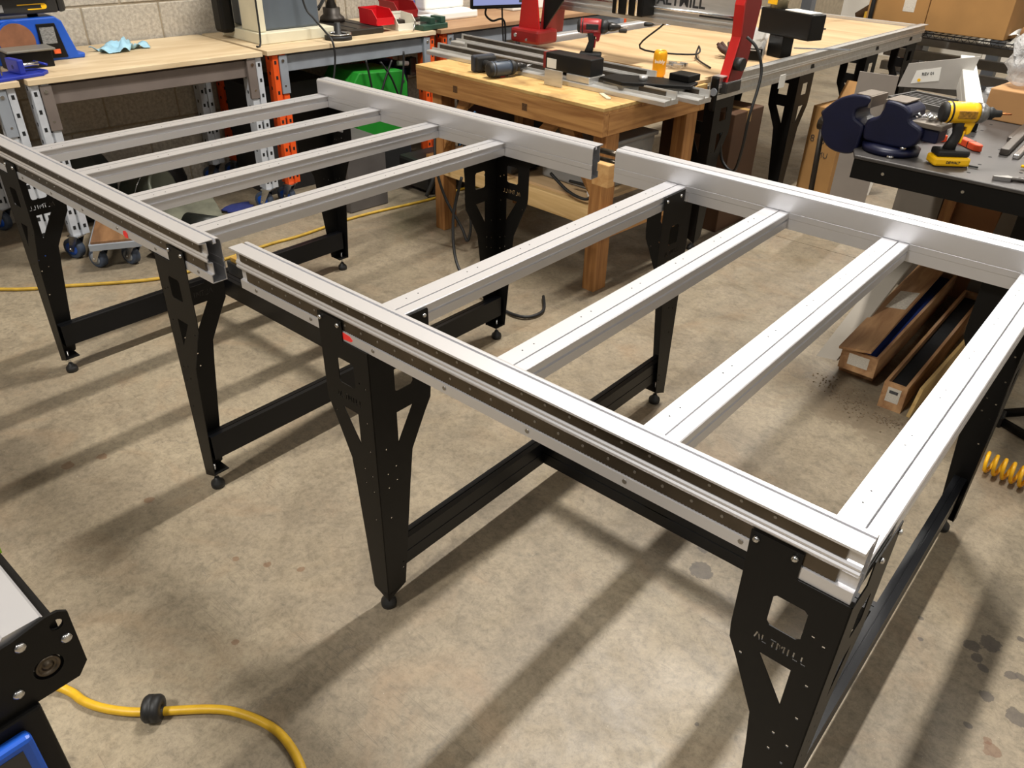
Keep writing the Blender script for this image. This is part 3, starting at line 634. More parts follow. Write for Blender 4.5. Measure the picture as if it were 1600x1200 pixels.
# welder case and clutter under bench 2
t = thing('welder_case', 'bright green case with black leads hanging across it under the bench', 'case', W(1.86, -.02, .0), WYAW)
MB().prism([(-.19,.24),(.19,.24),(.19,.56),(.165,.63),(-.15,.65),(-.19,.60)], -.30, .0, 'x').build('shell', GREEN, t, bevel=.006)
MB().box(-.30, 0, -.19, .19, .0, .235).build('trolley_base', DARK, t)
MB().cyl((0,-.15,.26),(.004,-.15,.26),.008,n=10).cyl((0,.16,.26),(.004,.16,.26),.008,n=10).cyl((0,.16,.57),(.004,.16,.57),.008,n=10).build('screws', INK, t, stuff=True)
MB().tube(smooth_path([(.03,-.12,.72),(.035,-.10,.6),(.03,-.08,.45)]), .006, 7).tube(smooth_path([(.03,-.02,.70),(.035,.05,.6),(.03,.11,.46)]), .006, 7).tube(smooth_path([(.03,.06,.70),(.035,0,.6),(.03,-.06,.46)]), .006, 7).tube(smooth_path([(.03,.15,.74),(.035,.13,.6),(.03,.10,.46)]), .006, 7).build('leads', RUBBER, t)
t = thing('clamp_bar', 'grey pipe clamp with white ends lying right of the green case under the bench beam', 'clamp', W(1.85, .10, .64), WYAW)
MB().cyl((0,.205,.0),(0,.50,-.05),.012,n=10).build('pipe', CAST, t)
MB().cyl((.016,.215,.01),(.016,.29,.0),.014,n=12).build('handle', WHITE, t)
MB().box(-.02,.03,.30,.35,-.07,.03).build('jaw', CAST, t, bevel=.004)
MB().ball((.02,.37,-.03),.012).build('knob', WHITE, t)
o = MB().box(-.35, -.02, -.22, .24, 0, .60).build('dark_crate', pm('dark_bin', (30, 28, 28), .7, 0, .3), loc=W(1.40, .20, 0), rot=(0,0,WYAW)); tag(o, 'black plastic crate under the bench behind the orange upright', 'crate')
o = MB().box(-.30, .0, -.06, .06, 0, .64).build('blue_tarp_bundle', pm('navy_tarp', (14, 22, 70), .7, 0, .4, 5), loc=W(2.12, .12, 0), rot=(0,0,WYAW), bevel=.03); tag(o, 'dark navy tarp bundle in the shade beside the green case', 'bundle')
o = MB().prism([(-.14,0),(.12,0),(.12,.34),(.06,.40),(-.14,.40)], -.02, .22, 'x').build('grey_casing', pm('gunmetal_case', (84, 80, 78), .5, .1, .15), loc=W(1.50, -.12, 0), rot=(0,0,WYAW), bevel=.006); tag(o, 'flat dark grey sheet-metal casing standing in front of the green case', 'casing')
t = thing('engine_block', 'dark tangle of hoses and pulleys on the floor beside the wooden bench', 'machine', W(2.05, -.30, 0), WYAW)
MB().box(-.15, .12, -.20, .20, .03, .20).build('body', pm('greasy_black', (26, 25, 24), .5, .2, .3), t, bevel=.02)
MB().lathe([(.02,-.02),(.075,-.02),(.08,-.012),(.07,0),(.08,.012),(.075,.02),(.02,.02)], 24, Matrix.Translation((.17,.10,.10)) @ Matrix.Rotation(PI/2, 4, 'Y')).build('pulley', pm('worn_rubber_pulley', (62, 56, 50), .7, 0, .2), t)
for k in range(5):
    MB().tube(smooth_path([(.13, -.22+.06*k, .02), (.17, -.20+.06*k, .12+.02*(k%2)), (.14, -.14+.06*k, .22), (.08, -.10+.06*k, .16)]), .012, 8).build('hose', pm('hose_dark_grey', (54, 54, 54), .4, .1, .2), t)
MB().tube(smooth_path([(.1,.05,.22),(.14,.12,.40),(.10,.20,.42),(.08,.22,.25)]), .004, 6).build('thin_line', pm('blue_line', (40, 90, 130), .5, 0, .1), t)

# ------------------------------------------------------------------ wooden workbench
WB = thing('wooden_workbench', 'sturdy pine workbench with an OSB top behind the table frames', 'workbench', (-.32, 1.885, 0), math.radians(-3.9))
MB().box(-1.17, 0, 0, .75, .806, .82).build('top_board', OSB, WB, bevel=.0015)
MB().box(-1.17, 0, 0, .75, .795, .806).build('under_board', PINE, WB)
MB().box(-1.17, 0, 0, .038, .705, .795).build('front_apron', PINE, WB, bevel=.003)
MB().box(-1.17, 0, .712, .75, .705, .795).build('back_apron', PINE, WB, bevel=.003)
for x in (-.038, -1.17): MB().box(x, x+.038, .038, .712, .705, .795).build('end_apron', PINE_Y, WB, bevel=.003)
for x in (-.075, -1.10):
    for y in (.04, .622): MB().box(x, x+.068, y, y+.088, 0, .705).build('leg', PINE_V, WB, bevel=.003)
MB().box(-1.10, -.075, .042, .08, .30, .39).build('lower_front_rail', wood('pale_pine', (196, 160, 104), (222, 190, 136)), WB, bevel=.003)
MB().box(-1.10, -.075, .672, .708, .30, .39).build('lower_back_rail', PINE, WB, bevel=.003)
MB().box(-.006, .032, .02, .73, .27, .38).build('lower_side_rail', PINE_Y, WB, bevel=.003)
MB().box(-1.14, -1.102, .02, .73, .30, .39).build('lower_side_rail', PINE_Y, WB, bevel=.003)
MB().box(-1.10, -.08, .08, .672, .385, .40).build('shelf_board', PLY_X, WB)
for x0, sg in ((-.08, -1), (-1.03, 1)):
    MB().prism([(x0, .44), (x0, .54), (x0+sg*.22, .705), (x0+sg*.12, .705)], .05, .09, 'y').build('brace', PINE, WB, bevel=.002)
MB().prism([(-.55, .50), (-.50, .46), (-.28, .705), (-.35, .705)], .05, .09, 'y').build('brace', PINE, WB, bevel=.002)
MB().box(.004, .088, -.05, -.004, .528, .622).build('stop_block', wood('pale_block', (186, 138, 84), (210, 168, 112), 3, (9, 1, 9)), WB, bevel=.004)
for k, (x_, r_) in enumerate([(-.45, .2), (-.90, -.1)]):
    MB().box(x_, x_+.03, -.0008, .0005, .735, .765).build('stamp_mark', pm('branding_stamp', (84, 56, 28), .8, 0, .5, 150), WB)
# extrusions laid on the bench
def channel_bar(label, p0, p1, z, w_=.095, ribs=(.0, .075)):
    d = Vector((p1[0]-p0[0], p1[1]-p0[1])); L = d.length; a = math.atan2(d.y, d.x)
    t = thing('aluminium_extrusion', label, 'extrusion', (p0[0], p0[1], z), a, group='loose extrusions on the wooden bench')
    poly = [(0,0),(w_,0),(w_,.016),(w_-.01,.018)] + [(w_-.012,.048),(w_-.018,.048),(w_-.02,.02),(.045,.02),(.043,.03),(.038,.03),(.036,.02),(.004,.02),(0,.016)]
    MB().prism(poly, 0, L, 'x').build('profile', ALU_RAW, t)
    MB().box(.02, L-.05, w_-.0215, w_-.0185, .024, .042).build('guide_strip', STEEL_DK, t)
    return t
ZB = .821
channel_bar('long grey aluminium extrusion nearest the edge of the wooden bench', (-1.64, 2.185), (-.165, 2.085), ZB)
channel_bar('long grey aluminium extrusion second from the wooden bench edge', (-1.56, 2.305), (-.085, 2.215), ZB)
channel_bar('long grey aluminium extrusion third from the bench edge beside the red gantry foot', (-1.70, 2.425), (-.42, 2.335), ZB+.012)
# drills
def drill(t, body, accent, grip, impact=False, chuck_l=.045):
    MB().box(-.062, .058, -.036, .036, 0, .030).build('battery', accent, t, bevel=.008)
    MB().box(-.056, .052, -.031, .031, .030, .052).build('battery_shoe', grip, t, bevel=.007)
    h = MB().tube([(-.012,0,.05),(-.006,0,.075),(.002,0,.10),(-.002,0,.125),(-.006,0,.15)], [.0215,.018,.0175,.019,.023], 14); h.v = [(x*1.0, y*.85, z) for x, y, z in h.v]
    h = h.build('handle', grip, t)
    MB().prism([(.012,.072),(.018,.072),(.022,.112),(.014,.112)], -.011, .011, 'y').build('handle_inlay', body, h, bevel=.003)
    b = MB().tube([(-.072,0,.17),(-.066,0,.17),(-.055,0,.17),(.02,0,.17),(.042,0,.17)], [.012,.028,.034,.034,.031], 22).build('motor_housing', body, t)
    MB().tube([(-.074,0,.17),(-.07,0,.17),(-.045,0,.17)], [.02,.030,.0352], 22).build('rear_cap', grip, b)
    MB().box(-.03, .03, -.0355, .0355, .158, .182).build('maker_plate', grip if not impact else pm('rating_ink', (150, 108, 30), .5, 0, .5, 150), b, bevel=.002)
    MB().prism([(.0,.142),(.045,.146),(.036,.105),(.024,.10),(.02,.125),(.0,.13)], -.014, .014, 'y').build('trigger_guard', body, t, bevel=.004)
    MB().prism([(.022,.118),(.034,.122),(.03,.145),(.02,.145)], -.009, .009, 'y').build('trigger', RUBBER, t, bevel=.003)
    g = MB().tube([(.042,0,.17),(.06,0,.17),(.075,0,.17)], [.033,.032,.022], 22).build('gear_case', pm('gear_case_grey', (128, 128, 126), .35, .6, .1) if impact else RUBBER, t)
    MB().tube([(.075,0,.17),(.09,0,.17),(.09+chuck_l*.4,0,.17),(.09+chuck_l,0,.17)], [.019,.021,.018,.008] if not impact else [.020,.0205,.012,.011], 18).build('chuck', RUBBER if impact else pm('chuck_dark', (52, 50, 48), .35, .6, .1), g)
    MB().cyl((.09+chuck_l,0,.17),(.125+chuck_l,0,.17),.0032,n=8).build('bit', pm('copper_bit', (190, 120, 70), .35, .8, .1) if impact else CHROME, g)
p_ = at(1480, 256, z=.852)
t = thing('impact_driver', 'yellow and black cordless impact driver standing on the metal table', 'drill', p_, .66)
GRIP = pm('black_grip_rubber', (26, 25, 24), .6, 0, .1, 40)
drill(t, YEL_P, YEL_P, GRIP, True, .03)
text('DEWALT', .0115, INK, t, frame_m((.0, -.0366, .014), (1,0,0), (0,0,1)), 'maker_name', bold=.0003)
t.scale = (.92, .92, .92)
p_ = at(922, 99, z=.862)
t = thing('cordless_drill', 'red and black cordless drill standing upright behind the extrusions', 'drill', p_, .55)
drill(t, pm('red_tool_plastic', (150, 30, 32), .42, 0, .1), GRIP, GRIP); t.scale = (.95, .95, .95)
p_ = at(768, 116, z=.842)
t = thing('cordless_drill', 'blue-grey cordless drill lying on its side on the wooden bench', 'drill', (-1.165, 2.085, .822+.037), 0, rot=(PI/2, 0, math.radians(75)))
drill(t, pm('blue_grey_tool_plastic', (56, 66, 80), .45, 0, .1), pm('navy_battery', (48, 52, 60), .5, 0, .1), GRIP); t.scale = (1.0, 1.0, 1.0)
MB().box(-.012, .012, -.0362, -.03, .158, .182).build('red_badge', RED_P, t)
# carriage assembly with motor
pc = at(905, 118, z=.86)
t = thing('carriage_assembly', 'black stepper motor on a machined carriage plate on the bench extrusions', 'machine part', (-.665, 2.16, .842), -.06)
MB().box(-.16, .10, -.03, .06, .028, .098).build('motor_body', pm('stepper_black', (18, 18, 19), .4, .2, .1), t, bevel=.004)
MB().box(-.175, -.158, -.028, .058, .03, .096).build('motor_end_label', pm('motor_red_edge', (120, 30, 30), .5, 0, .1), t)
MB().box(-.15, -.095, -.0308, -.030, .035, .075).build('white_label', PAPER, t)
MB().box(-.03, .10, -.035, .075, .0, .028).build('gear_plate', ALU_RAW, t, bevel=.003)
MB().box(-.10, .0, -.10, -.094, -.02, .045).build('bracket_plate', ALU_RAW, t)
MB().prism([(.13,.0),(.26,-.02),(.50,.14),(.47,.24),(.30,.19),(.13,.10)], .02, .034, 'z').build('carriage_plate', BLACK, t, bevel=.003)
MB().prism([(.14,.01),(.26,-.01),(.47,.14),(.45,.2),(.30,.17),(.14,.09)], -.018, .02, 'z').build('carriage_block', pm('machined_grey', (120, 118, 112), .35, .7, .2), t, bevel=.003)
MB().cyl((.30,.08,.034),(.30,.08,.055),.018,n=16).build('wheel_nut', ALU_RAW, t)
MB().box(.36, .46, .18, .27, .034, .062).build('rear_block', BLACK, t, bevel=.004)
# can
p_ = at(1029, 114, z=.852)
t = thing('drink_can', 'yellow bubly drink can standing beside the carriage plate', 'can', (p_.x, p_.y, .835), .53)
MB().lathe([(0,.004),(.024,.0),(.027,.006),(.0305,.014),(.0305,.098),(.027,.110),(.0235,.114),(.0235,.111),(0,.110)], 28).build('body', pm('yellow_can_print', (236, 166, 20), .35, .3, .05), t)
MB().cyl((0,0,.1105),(0,0,.1115),.0225,n=24).box(-.006,.006,-.012,.006,.1115,.113).build('lid', CHROME, t)
text('bubly', .021, WHITE, t, frame_m((.0, -.031, .07), (1,0,0), (0,0,1)), 'brand_name', bold=.0004)
sb = MB().box(-.18, .18, -.12, .12, 0, .012).build('shelf_plate', PLY_X, loc=(-.47, 2.55, .822), rot=(0,0,-.05)); tag(sb, 'thin plywood offcut under the yellow can on the bench', 'board')
p_ = at(1055, 103, z=.84)
t = thing('bag_of_clips', 'clear bag of small metal clips on the bench right of the can', 'parts bag', (p_.x, p_.y, .836), .2)
for k in range(7):
    xk, yk = random.uniform(-.06,.06), random.uniform(-.035,.035)
    MB().box(xk-.02, xk+.02, yk-.006, yk+.006, .0, .01+.012*random.random()).build('clip', CHROME, t, bevel=.002)
p_ = at(945, 151, z=.82)
o = MB().prism([(-.05,-.008),(.05,-.012),(.06,.0),(.045,.010),(-.05,.012)], 0, .004, 'z').build('torn_plastic_strip', pm('clear_strip', (206, 196, 168), .3, 0, .1), loc=(p_.x, p_.y, .8205), rot=(0,0,-.6)); tag(o, 'shiny clear plastic strip lying on the OSB bench top', 'plastic strip')
# under the bench
t = thing('storage_tote', 'translucent grey plastic tote on the lower shelf of the wooden bench', 'tote', (-.60, 2.27, .402), math.radians(-3.9))
TOTE = pm('grey_translucent_plastic', (128, 128, 126), .35, 0, .1, 4)
MB().prism([(-.17,0),(.17,0),(.19,.20),(-.19,.20)], -.19, .19, 'y').build('tub', TOTE, t, bevel=.012)
MB().box(-.20, .20, -.20, .20, .20, .22).build('lid', TOTE, t, bevel=.006)
MB().box(.178, .195, -.10, .10, .12, .15).build('grip', TOTE, t, bevel=.004)
for k, pts in enumerate([[(-1.30,1.90,.56),(-1.26,1.86,.40),(-1.20,1.86,.25),(-1.10,1.87,.12),(-1.06,1.87,.06),(-1.055,1.89,.16),(-1.12,1.92,.4),(-1.15,1.95,.6)], [(-.80,1.86,.66),(-.86,1.83,.52),(-.90,1.84,.44),(-.94,1.87,.42)], [(-.62,1.95,.48),(-.50,1.93,.43),(-.40,1.93,.42),(-.42,1.99,.45),(-.55,2.0,.45)], [(-.93,1.70,.45),(-.95,1.66,.25),(-.86,1.60,.06),(-.60,1.52,.012),(-.40,1.50,.012),(-.36,1.60,.012),(-.45,1.72,.012)]]):
    cb = MB().tube(smooth_path(pts), .007, 8).build('bench_cable', RUBBER)
    tag(cb, ['black cable hanging in a loop at the left leg of the wooden bench', 'short black cable seen through the leg window of the far frame', 'black cable coiled on the lower shelf of the wooden bench', 'black cable curling on the floor below the first cross member'][k], 'cable')
t = thing('shop_vac', 'black machine on the lower shelf behind the far frame corner', 'machine', (-1.02, 2.10, .402), -.07)
MB().box(-.14, .16, -.12, .12, 0, .16).build('body', pm('vac_black', (20, 20, 22), .5, 0, .1), t, bevel=.03)
MB().cyl((.16, 0, .08), (.19, 0, .08), .05, n=20).build('port', RUBBER, t)
t = thing('bundle_of_wire', 'small bundle of pale wire on the lower shelf corner', 'wire', (-.40, 2.02, .402), 0)
for k in range(4): MB().tube([(.04*math.cos(a_)*(1+.1*k), .055*math.sin(a_), .006+.006*k) for a_ in [2*PI*j/16 for j in range(17)]], .0025, 6).build('loop', PAPER, t)

# ------------------------------------------------------------------ the finished CNC router table behind
XR, XL, Y0, Y1, ZT = -.205, -1.60, 2.66, 5.25, .852
CY = math.radians(-2.6)
cn = thing('router_table', 'large CNC router table with a plywood bed behind the wooden bench', 'machine table', (-.27, 2.66, 0), CY)
MB().box(-1.135, -.055, .03, 2.58, .800, .828).build('plywood_bed', PLY_X, cn)
P2 = [(y-.100, z-.010) for y, z in rail_profile()]
pr_ = MB().prism([(-u, z) for u, z in P2], .0, 2.62, 'y', cap=False); pr_.build('right_rail', ALU_RAW, cn, solid=.0026)
MB().prism([(u-1.19, z) for u, z in P2], .0, 2.62, 'y', cap=False).build('left_rail', ALU, cn, solid=.0026)
MB().box(-1.17, -.02, 2.585, 2.62, .79, .845).build('end_beam', ALU_RAW, cn)
MB().box(-1.17, -.02, .0, .03, .76, .80).build('end_beam', ALU_RAW, cn)
for y in (.012, .86, 1.74, 2.56):
    for x, sx in ((.034, -1), (-1.224, 1)):
        sy = 1 if y < 2.5 else -1
        lg = bpy.data.objects.new('leg', None); C.objects.link(lg); lg.parent = cn; lg.location = (x, y, 0)
        hole = lambda u, w_: sq(u, w_, .0022)
        outl = [(.0,.042),(.058,.066),(.095,.380),(.106,.462),(.150,.545),(.168,.575),(.171,.612),(.171,.745),(.148,.790),(.118,.790),(.118,.745),(0,.745)]
        w2 = [[(.060,.640),(.118,.640),(.118,.700),(.060,.700)], [(.060,.582),(.114,.582),(.060,.490)], hole(.03,.50), hole(.03,.43), hole(.055,.40), hole(.03,.30)]
        plate(outl, w2, .003, 'side_flange', BLACK, lg, frame_m((0,0,0), (0,sy,0), (0,0,1), (sx,0,0)))
        plate([(u_*.88, z_) for u_, z_ in outl], [[(u_*.88, z_) for u_, z_ in h_] for h_ in w2[:2]], .003, 'front_flange', BLACK, lg, frame_m((0,0,0), (sx,0,0), (0,0,1), (0,sy,0)))
        MB().lathe([(0,.034),(.007,.034),(.019,.018),(.0205,.01),(.0195,.001),(0,0)], 16, Matrix.Translation((sx*.024, sy*.02, 0))).build('levelling_foot', RUBBER, lg)
        MB().cyl((sx*.024, sy*.02, .018), (sx*.024, sy*.02, .09), .0045, n=8).build('foot_stud', CHROME, lg)
ep = MB().box(.008, .045, -.012, .004, .70, .85).build('end_plate', BLACK, cn, bevel=.01)
MB().cyl((.03,-.012,.785),(.03,-.016,.785),.017,n=20).build('cover_disc', GREYM, ep)
# gantry with red side plates
gt = thing('router_gantry', 'router gantry with red side plates and an ALTMILL beam across the router table', 'gantry', (-.27, 2.66, 0), CY)
MB().box(-1.14, .05, .14, .20, 1.012, 1.20).build('beam', ALU_RAW, gt, bevel=.002)
MB().box(-1.14, .05, .128, .14, 1.016, 1.034).build('beam_lip', ALU_RAW, gt); MB().box(-1.14, .05, .132, .14, 1.046, 1.054).build('beam_rib', ALU_RAW, gt)
MB().cyl((-1.1, .118, 1.083), (.03, .118, 1.083), .006, n=10).build('lead_screw', CHROME, gt)
text('ALTMILL', .070, INK, gt, frame_m((-.30, .1395, 1.120), (1,0,0), (0,0,1)), 'beam_lettering', bold=.0018)
MB().prism([(-.19,1.066),(.0,1.066),(.03,1.071),(.0,1.076),(-.19,1.076)], .1375, .1395, 'y').build('beam_graphic', INK, gt)
pl = MB().prism([(.04,.83),(.15,.80),(.20,.90),(.22,1.02),(.24,1.14),(.20,1.24),(.12,1.26),(.09,1.14),(.10,1.02)], .055, .062, 'x').build('right_plate', pm('shaded_red_plate', (124, 14, 16), .4, 0, .12), gt, bevel=.002)  # darker copy of the flange red, with the side's shade painted in
MB().prism([(.030,.80),(.046,.80),(.110,1.01),(.095,1.14),(.125,1.26),(.110,1.26),(.080,1.14),(.095,1.01)], .015, .062, 'x').build('front_flange', RED, pl, bevel=.002)
MB().cyl((.062,.09,.90),(.10,.09,.90),.028,n=18).build('motor_knob', RUBBER, pl)
MB().box(-.02, .07, .03, .16, .775, .825).build('carriage_block', pm('motor_grey', (70, 68, 66), .4, .5, .2), gt, bevel=.006)
MB().box(.0, .035, .015, .03, .78, .815).build('sensor_plate', ALU_RAW, gt)
pl = MB().prism([(.0,.90),(.18,.90),(.22,1.26),(.06,1.26),(.02,1.05)], -1.055, -1.045, 'x').build('left_plate', pm('shaded_red_plate', (124, 14, 16), .4, 0, .12), gt, bevel=.002)
MB().prism([(-1.195,.92),(-1.046,.91),(-1.10,1.26),(-1.15,1.26)], -.01, .0, 'y').build('front_gusset', RED, pl, bevel=.002)
MB().prism([(-1.045,.92),(-.92,1.07),(-.92,1.26),(-1.045,1.26)], .02, .03, 'y').build('black_gusset', BLACK, pl)
MB().box(-1.21, -1.01, -.06, .10, .855, .925).build('left_carriage', pm('shaded_red_plate', (124, 14, 16), .4, 0, .12), gt, bevel=.014)
MB().cyl((-1.17,-.065,.89),(-1.17,-.06,.89),.010,n=12).cyl((-1.09,-.065,.875),(-1.09,-.06,.875),.007,n=10).build('carriage_bolts', CHROME, gt, stuff=True)
MB().box(-.61, -.43, .02, .125, 1.045, 1.25).build('spindle_mount', BLACK, gt, bevel=.006)
for x in (-.57, -.51, -.46): MB().cyl((x, .012, 1.05), (x, .012, 1.25), .007, n=10).build('z_rod', CHROME, gt)
cb = MB().tube(smooth_path([(-.16,2.72,1.02),(-.11,2.73,.98),(-.075,2.74,.90),(-.065,2.72,.82),(-.065,2.68,.70),(-.08,2.70,.55),(-.13,2.76,.42),(-.22,2.80,.45),(-.24,2.78,.58)]), .007, 8).build('drag_cable', RUBBER); tag(cb, 'thick black cable hanging from the red gantry plate over the rail', 'cable')
a0 = at(1063, 0, y=2.95); a1 = at(1012, 76, z=.84)
cb = MB().tube(smooth_path([at(1065, 0, y=2.9), at(1040, 35, y=2.85), at(1000, 75, y=2.8), at(1085, 85, z=.86), at(1092, 72, z=.87), at(1088, 90, z=.84), at(1110, 106, z=.835)]), .0045, 8).build('probe_cable', RUBBER); tag(cb, 'thin black cable looping over the plywood bed left of the red arm', 'cable')
# spindle / black block and loose beam lying on the bed
t = thing('loose_gantry_beam', 'pale aluminium beam with a black end lying on the plywood bed', 'extrusion', (-.37, 3.26, .829), math.radians(112))
MB().prism([(-.055,0),(.055,0),(.055,.06),(.04,.072),(.025,.06),(-.025,.06),(-.04,.072),(-.055,.06)], 0, .75, 'x').build('profile', ALU_RAW, t)
MB().box(-.006, .0, -.05, .05, .004, .06).build('end_plate', BLACK, t)
MB().prism([(-.045,.0),(-.04,.055),(.04,.055),(.045,.0),(.03,.05),(-.03,.05)], -.009, -.006, 'x').build('end_rib', ALU, t)
t = thing('spindle_carriage', 'black gantry carriage block with papers on it behind the red arm', 'machine part', (-.33, 3.50, .905), -.35)
MB().box(-.13, .22, -.05, .05, .03, .15).build('block', BLACK, t, bevel=.006)
MB().box(-.05, .05, -.04, .04, -.075, .03).build('support', BLACK, t, bevel=.004)
MB().box(.03, .20, -.045, .04, .151, .155).build('paper_sheet', PAPER, t)
MB().cyl((-.06,.0,.15),(-.03,.0,.30),.045,n=18).build('spindle', pm('spindle_yellow_grey', (150, 140, 110), .4, .3, .2), t)
MB().box(-.09, -.03, -.052, -.046, .17, .27).build('yellow_label', YEL_P, t)
def small(name, label, cat, px, py, z, sz, mat, rz=0, bev=.002):
    p = at(px, py, z=z); o = MB().box(-sz[0]/2, sz[0]/2, -sz[1]/2, sz[1]/2, 0, sz[2]).build(name, mat, bevel=bev, loc=(p.x, p.y, z+.0008), rot=(0, 0, rz)); return tag(o, label, cat)
t = thing('screwdriver', 'dark handled screwdriver lying on the plywood bed', 'screwdriver', at(1018, 42, z=.829), .55)
MB().tube([(-.05,0,.014),(-.045,0,.014),(-.02,0,.014),(0,0,.014),(.01,0,.014)], [.006,.013,.0135,.011,.007], 12).build('handle', RUBBER, t)
MB().cyl((.01,0,.014),(.12,0,.014),.003,n=8).build('shaft', CHROME, t)
small('bit_holder', 'small black clip on the plywood bed near the red drill', 'clip', 973, 51, .829, (.05,.025,.02), RUBBER, .4, .006)
small('steel_key', 'flat grey steel key lying on the plywood bed at its left rail', 'key', 925, 57, .829, (.07,.02,.004), CHROME, .3)
small('carpenter_pencil', 'short dark pencil stub lying at the far end of the plywood bed', 'pencil', 1284, 46, .829, (.05,.012,.008), INK, .2)
o = MB().prism([(0,0),(.035,0),(.30,.035),(.26,.035)], 0, .006, 'z').build('steel_rule', GREYM, loc=at(1240, 76, z=.853), rot=(0,0,.55)); tag(o, 'grey steel straightedge resting on the router table rail', 'ruler')
t = thing('work_glove', 'dark work glove lying beside the red gantry arm', 'glove', at(1145, 92, z=.829), .9)
GLV = pm('dark_glove_leather', (64, 40, 32), .8, 0, .3, 30)
MB().ball((0,0,.025), .05, .04, .025).build('palm', GLV, t)
for k, (a_, l_) in enumerate([(-.5,.06),(-.15,.08),(.2,.085),(.55,.075),(1.3,.055)]):
    MB().tube([(.03*math.cos(a_+1.57), .03*math.sin(a_+1.57), .025), ((.03+l_*.6)*math.cos(a_+1.57), (.03+l_*.6)*math.sin(a_+1.57), .04), ((.03+l_)*math.cos(a_+1.57), (.03+l_)*math.sin(a_+1.57), .06)], [.013,.012,.009], 10).build('finger', GLV, t)

# cartons under and beside the router table
def carton(label, c, sz, rz, mat=CARD, z=0.0, flap=False, tape=True, name='carton', tilt=None):
    t = thing(name, label, 'box', (c[0], c[1], z), rz, rot=tilt)
    MB().box(-sz[0]/2, sz[0]/2, -sz[1]/2, sz[1]/2, 0, sz[2]).build('body', mat, t, bevel=.004)
    if tape: MB().box(-sz[0]/2-.0006, sz[0]/2+.0006, -.022, .022, sz[2]-.06, sz[2]+.0008).build('tape', pm('packing_tape', (172, 138, 86), .3, 0, .05), t)
    if flap:
        MB().box(-sz[0]/2, sz[0]/2, -.001, .001, 0, .12).build('flap', mat, t, loc=(0, sz[1]/2, sz[2]), rot=(-.6, 0, 0))
    return t
carton('large brown carton standing in the dark under the router table', (-.48, 3.15), (.42, .30, .62), CY, pm('shade_darkened_card', (74, 48, 27), .75, 0, .1))  # card colour darkened to paint in the shade under the router table
t = carton('tall brown carton marked with an 8 in felt pen between the router table legs', (-.10, 3.98), (.20, .26, .54), CY-.1, CARD, flap=True, tape=False)
text('8 0336', .055, INK, t, frame_m((-.0, -.1312, .36), (1,0,0), (0,0,1)), 'felt_pen_writing', bold=-.0004)
text('1MU', .045, INK, t, frame_m((.01, -.1312, .28), (1,0,0), (0,0,1)), 'felt_pen_writing', bold=-.0004)
o = MB().box(-.05, .05, -.002, .002, 0, .42).build('white_tube_panel', PAPER, loc=(.06, 4.22, 0), rot=(0,.12,CY)); tag(o, 'narrow white panel leaning behind the marked carton', 'panel')
o = MB().box(-.001, .001, -.03, .03, -.03, .03).build('white_tag', PAPER, loc=at(1222, 127, x=-.10), rot=(0,0,CY)); o.parent = None; tag(o, 'small square white sticker on the black router table leg', 'sticker')

# ------------------------------------------------------------------ black steel table on the right
TX0, TX1, TY0, TY1, TZ = .665, 2.10, 1.845, 3.22, .85
TABLE = pm('scuffed_black_steel', (72, 69, 67), .42, .3, .25, 6)
st = thing('steel_table', 'scuffed dark steel welding table with a drilled top and folding legs', 'table', ((TX0+TX1)/2, (TY0+TY1)/2, 0), -.02)
hx, hy = (TX1-TX0)/2, (TY1-TY0)/2
MB().prism([(-hx+.03,-hy),(hx,-hy),(hx,hy),(-hx,hy),(-hx,-hy+.07)], .838, .85, 'z').build('top_plate', TABLE, st, bevel=.003)
d = MB()
for i in range(12):
    for j in range(11):
        x, y = -hx+.12+.118*i, -hy+.07+.118*j
        d.cyl((x, y, .8495), (x, y, .8504), .006, n=8)
d.build('fixture_holes', DARK, st, stuff=True)
MB().box(-hx+.03, hx, -hy+.006, -hy+.014, .775, .838).box(-hx+.006, -hx+.014, -hy+.08, hy, .775, .838).box(hx-.014, hx-.006, -hy, hy, .775, .838).build('skirt', BLACK, st)
b = MB()
for k in range(6): b.cyl((-hx+.13+.24*k, -hy+.004, .808), (-hx+.13+.24*k, -hy+.007, .808), .005, n=8)
b.build('skirt_bolts', CHROME, st, stuff=True)
for x, sg in ((-hx+.54, 1), (hx-.2, -1)):
    for y in (-hy+.20, hy-.12): MB().box(x-.03, x+.03, y-.03, y+.03, 0, .838).build('leg', BLACK, st, bevel=.004)
    MB().tube([(x, -hy+.20, .50), (x+sg*.12, -hy+.20, .66), (x+sg*.28, -hy+.20, .83)], .014, 8).build('brace', BLACK, st)
# big blue vise
p_ = at(1398, 240, z=.85)
v = thing('large_vise', 'large dark blue bench vise clamped to the steel table corner', 'vise', (p_.x-.022, p_.y+.02, .851), -.12); v.scale = (1, 1, .95)
MB().lathe([(0,0),(.088,0),(.09,.018),(.075,.026),(.05,.03),(0,.03)], 30).build('swivel_base', BLU_DK, v)
MB().cyl((.055,-.045,.024),(.055,-.045,.036),.011,n=6).build('base_bolt', CHROME, v)
def ring(pts, k=5):
    P_ = [Vector((a_, b_, 0)) for a_, b_ in pts]; n = len(P_); out = []
    for i_ in range(n):
        p0, p1, p2, p3 = P_[i_-1], P_[i_], P_[(i_+1) % n], P_[(i_+2) % n]
        for j_ in range(k):
            t_ = j_/k; q_ = .5*((2*p1)+(p2-p0)*t_+(2*p0-5*p1+4*p2-p3)*t_*t_+(3*p1-p0-3*p2+p3)*t_**3); out.append((q_.x, q_.y))
    return out
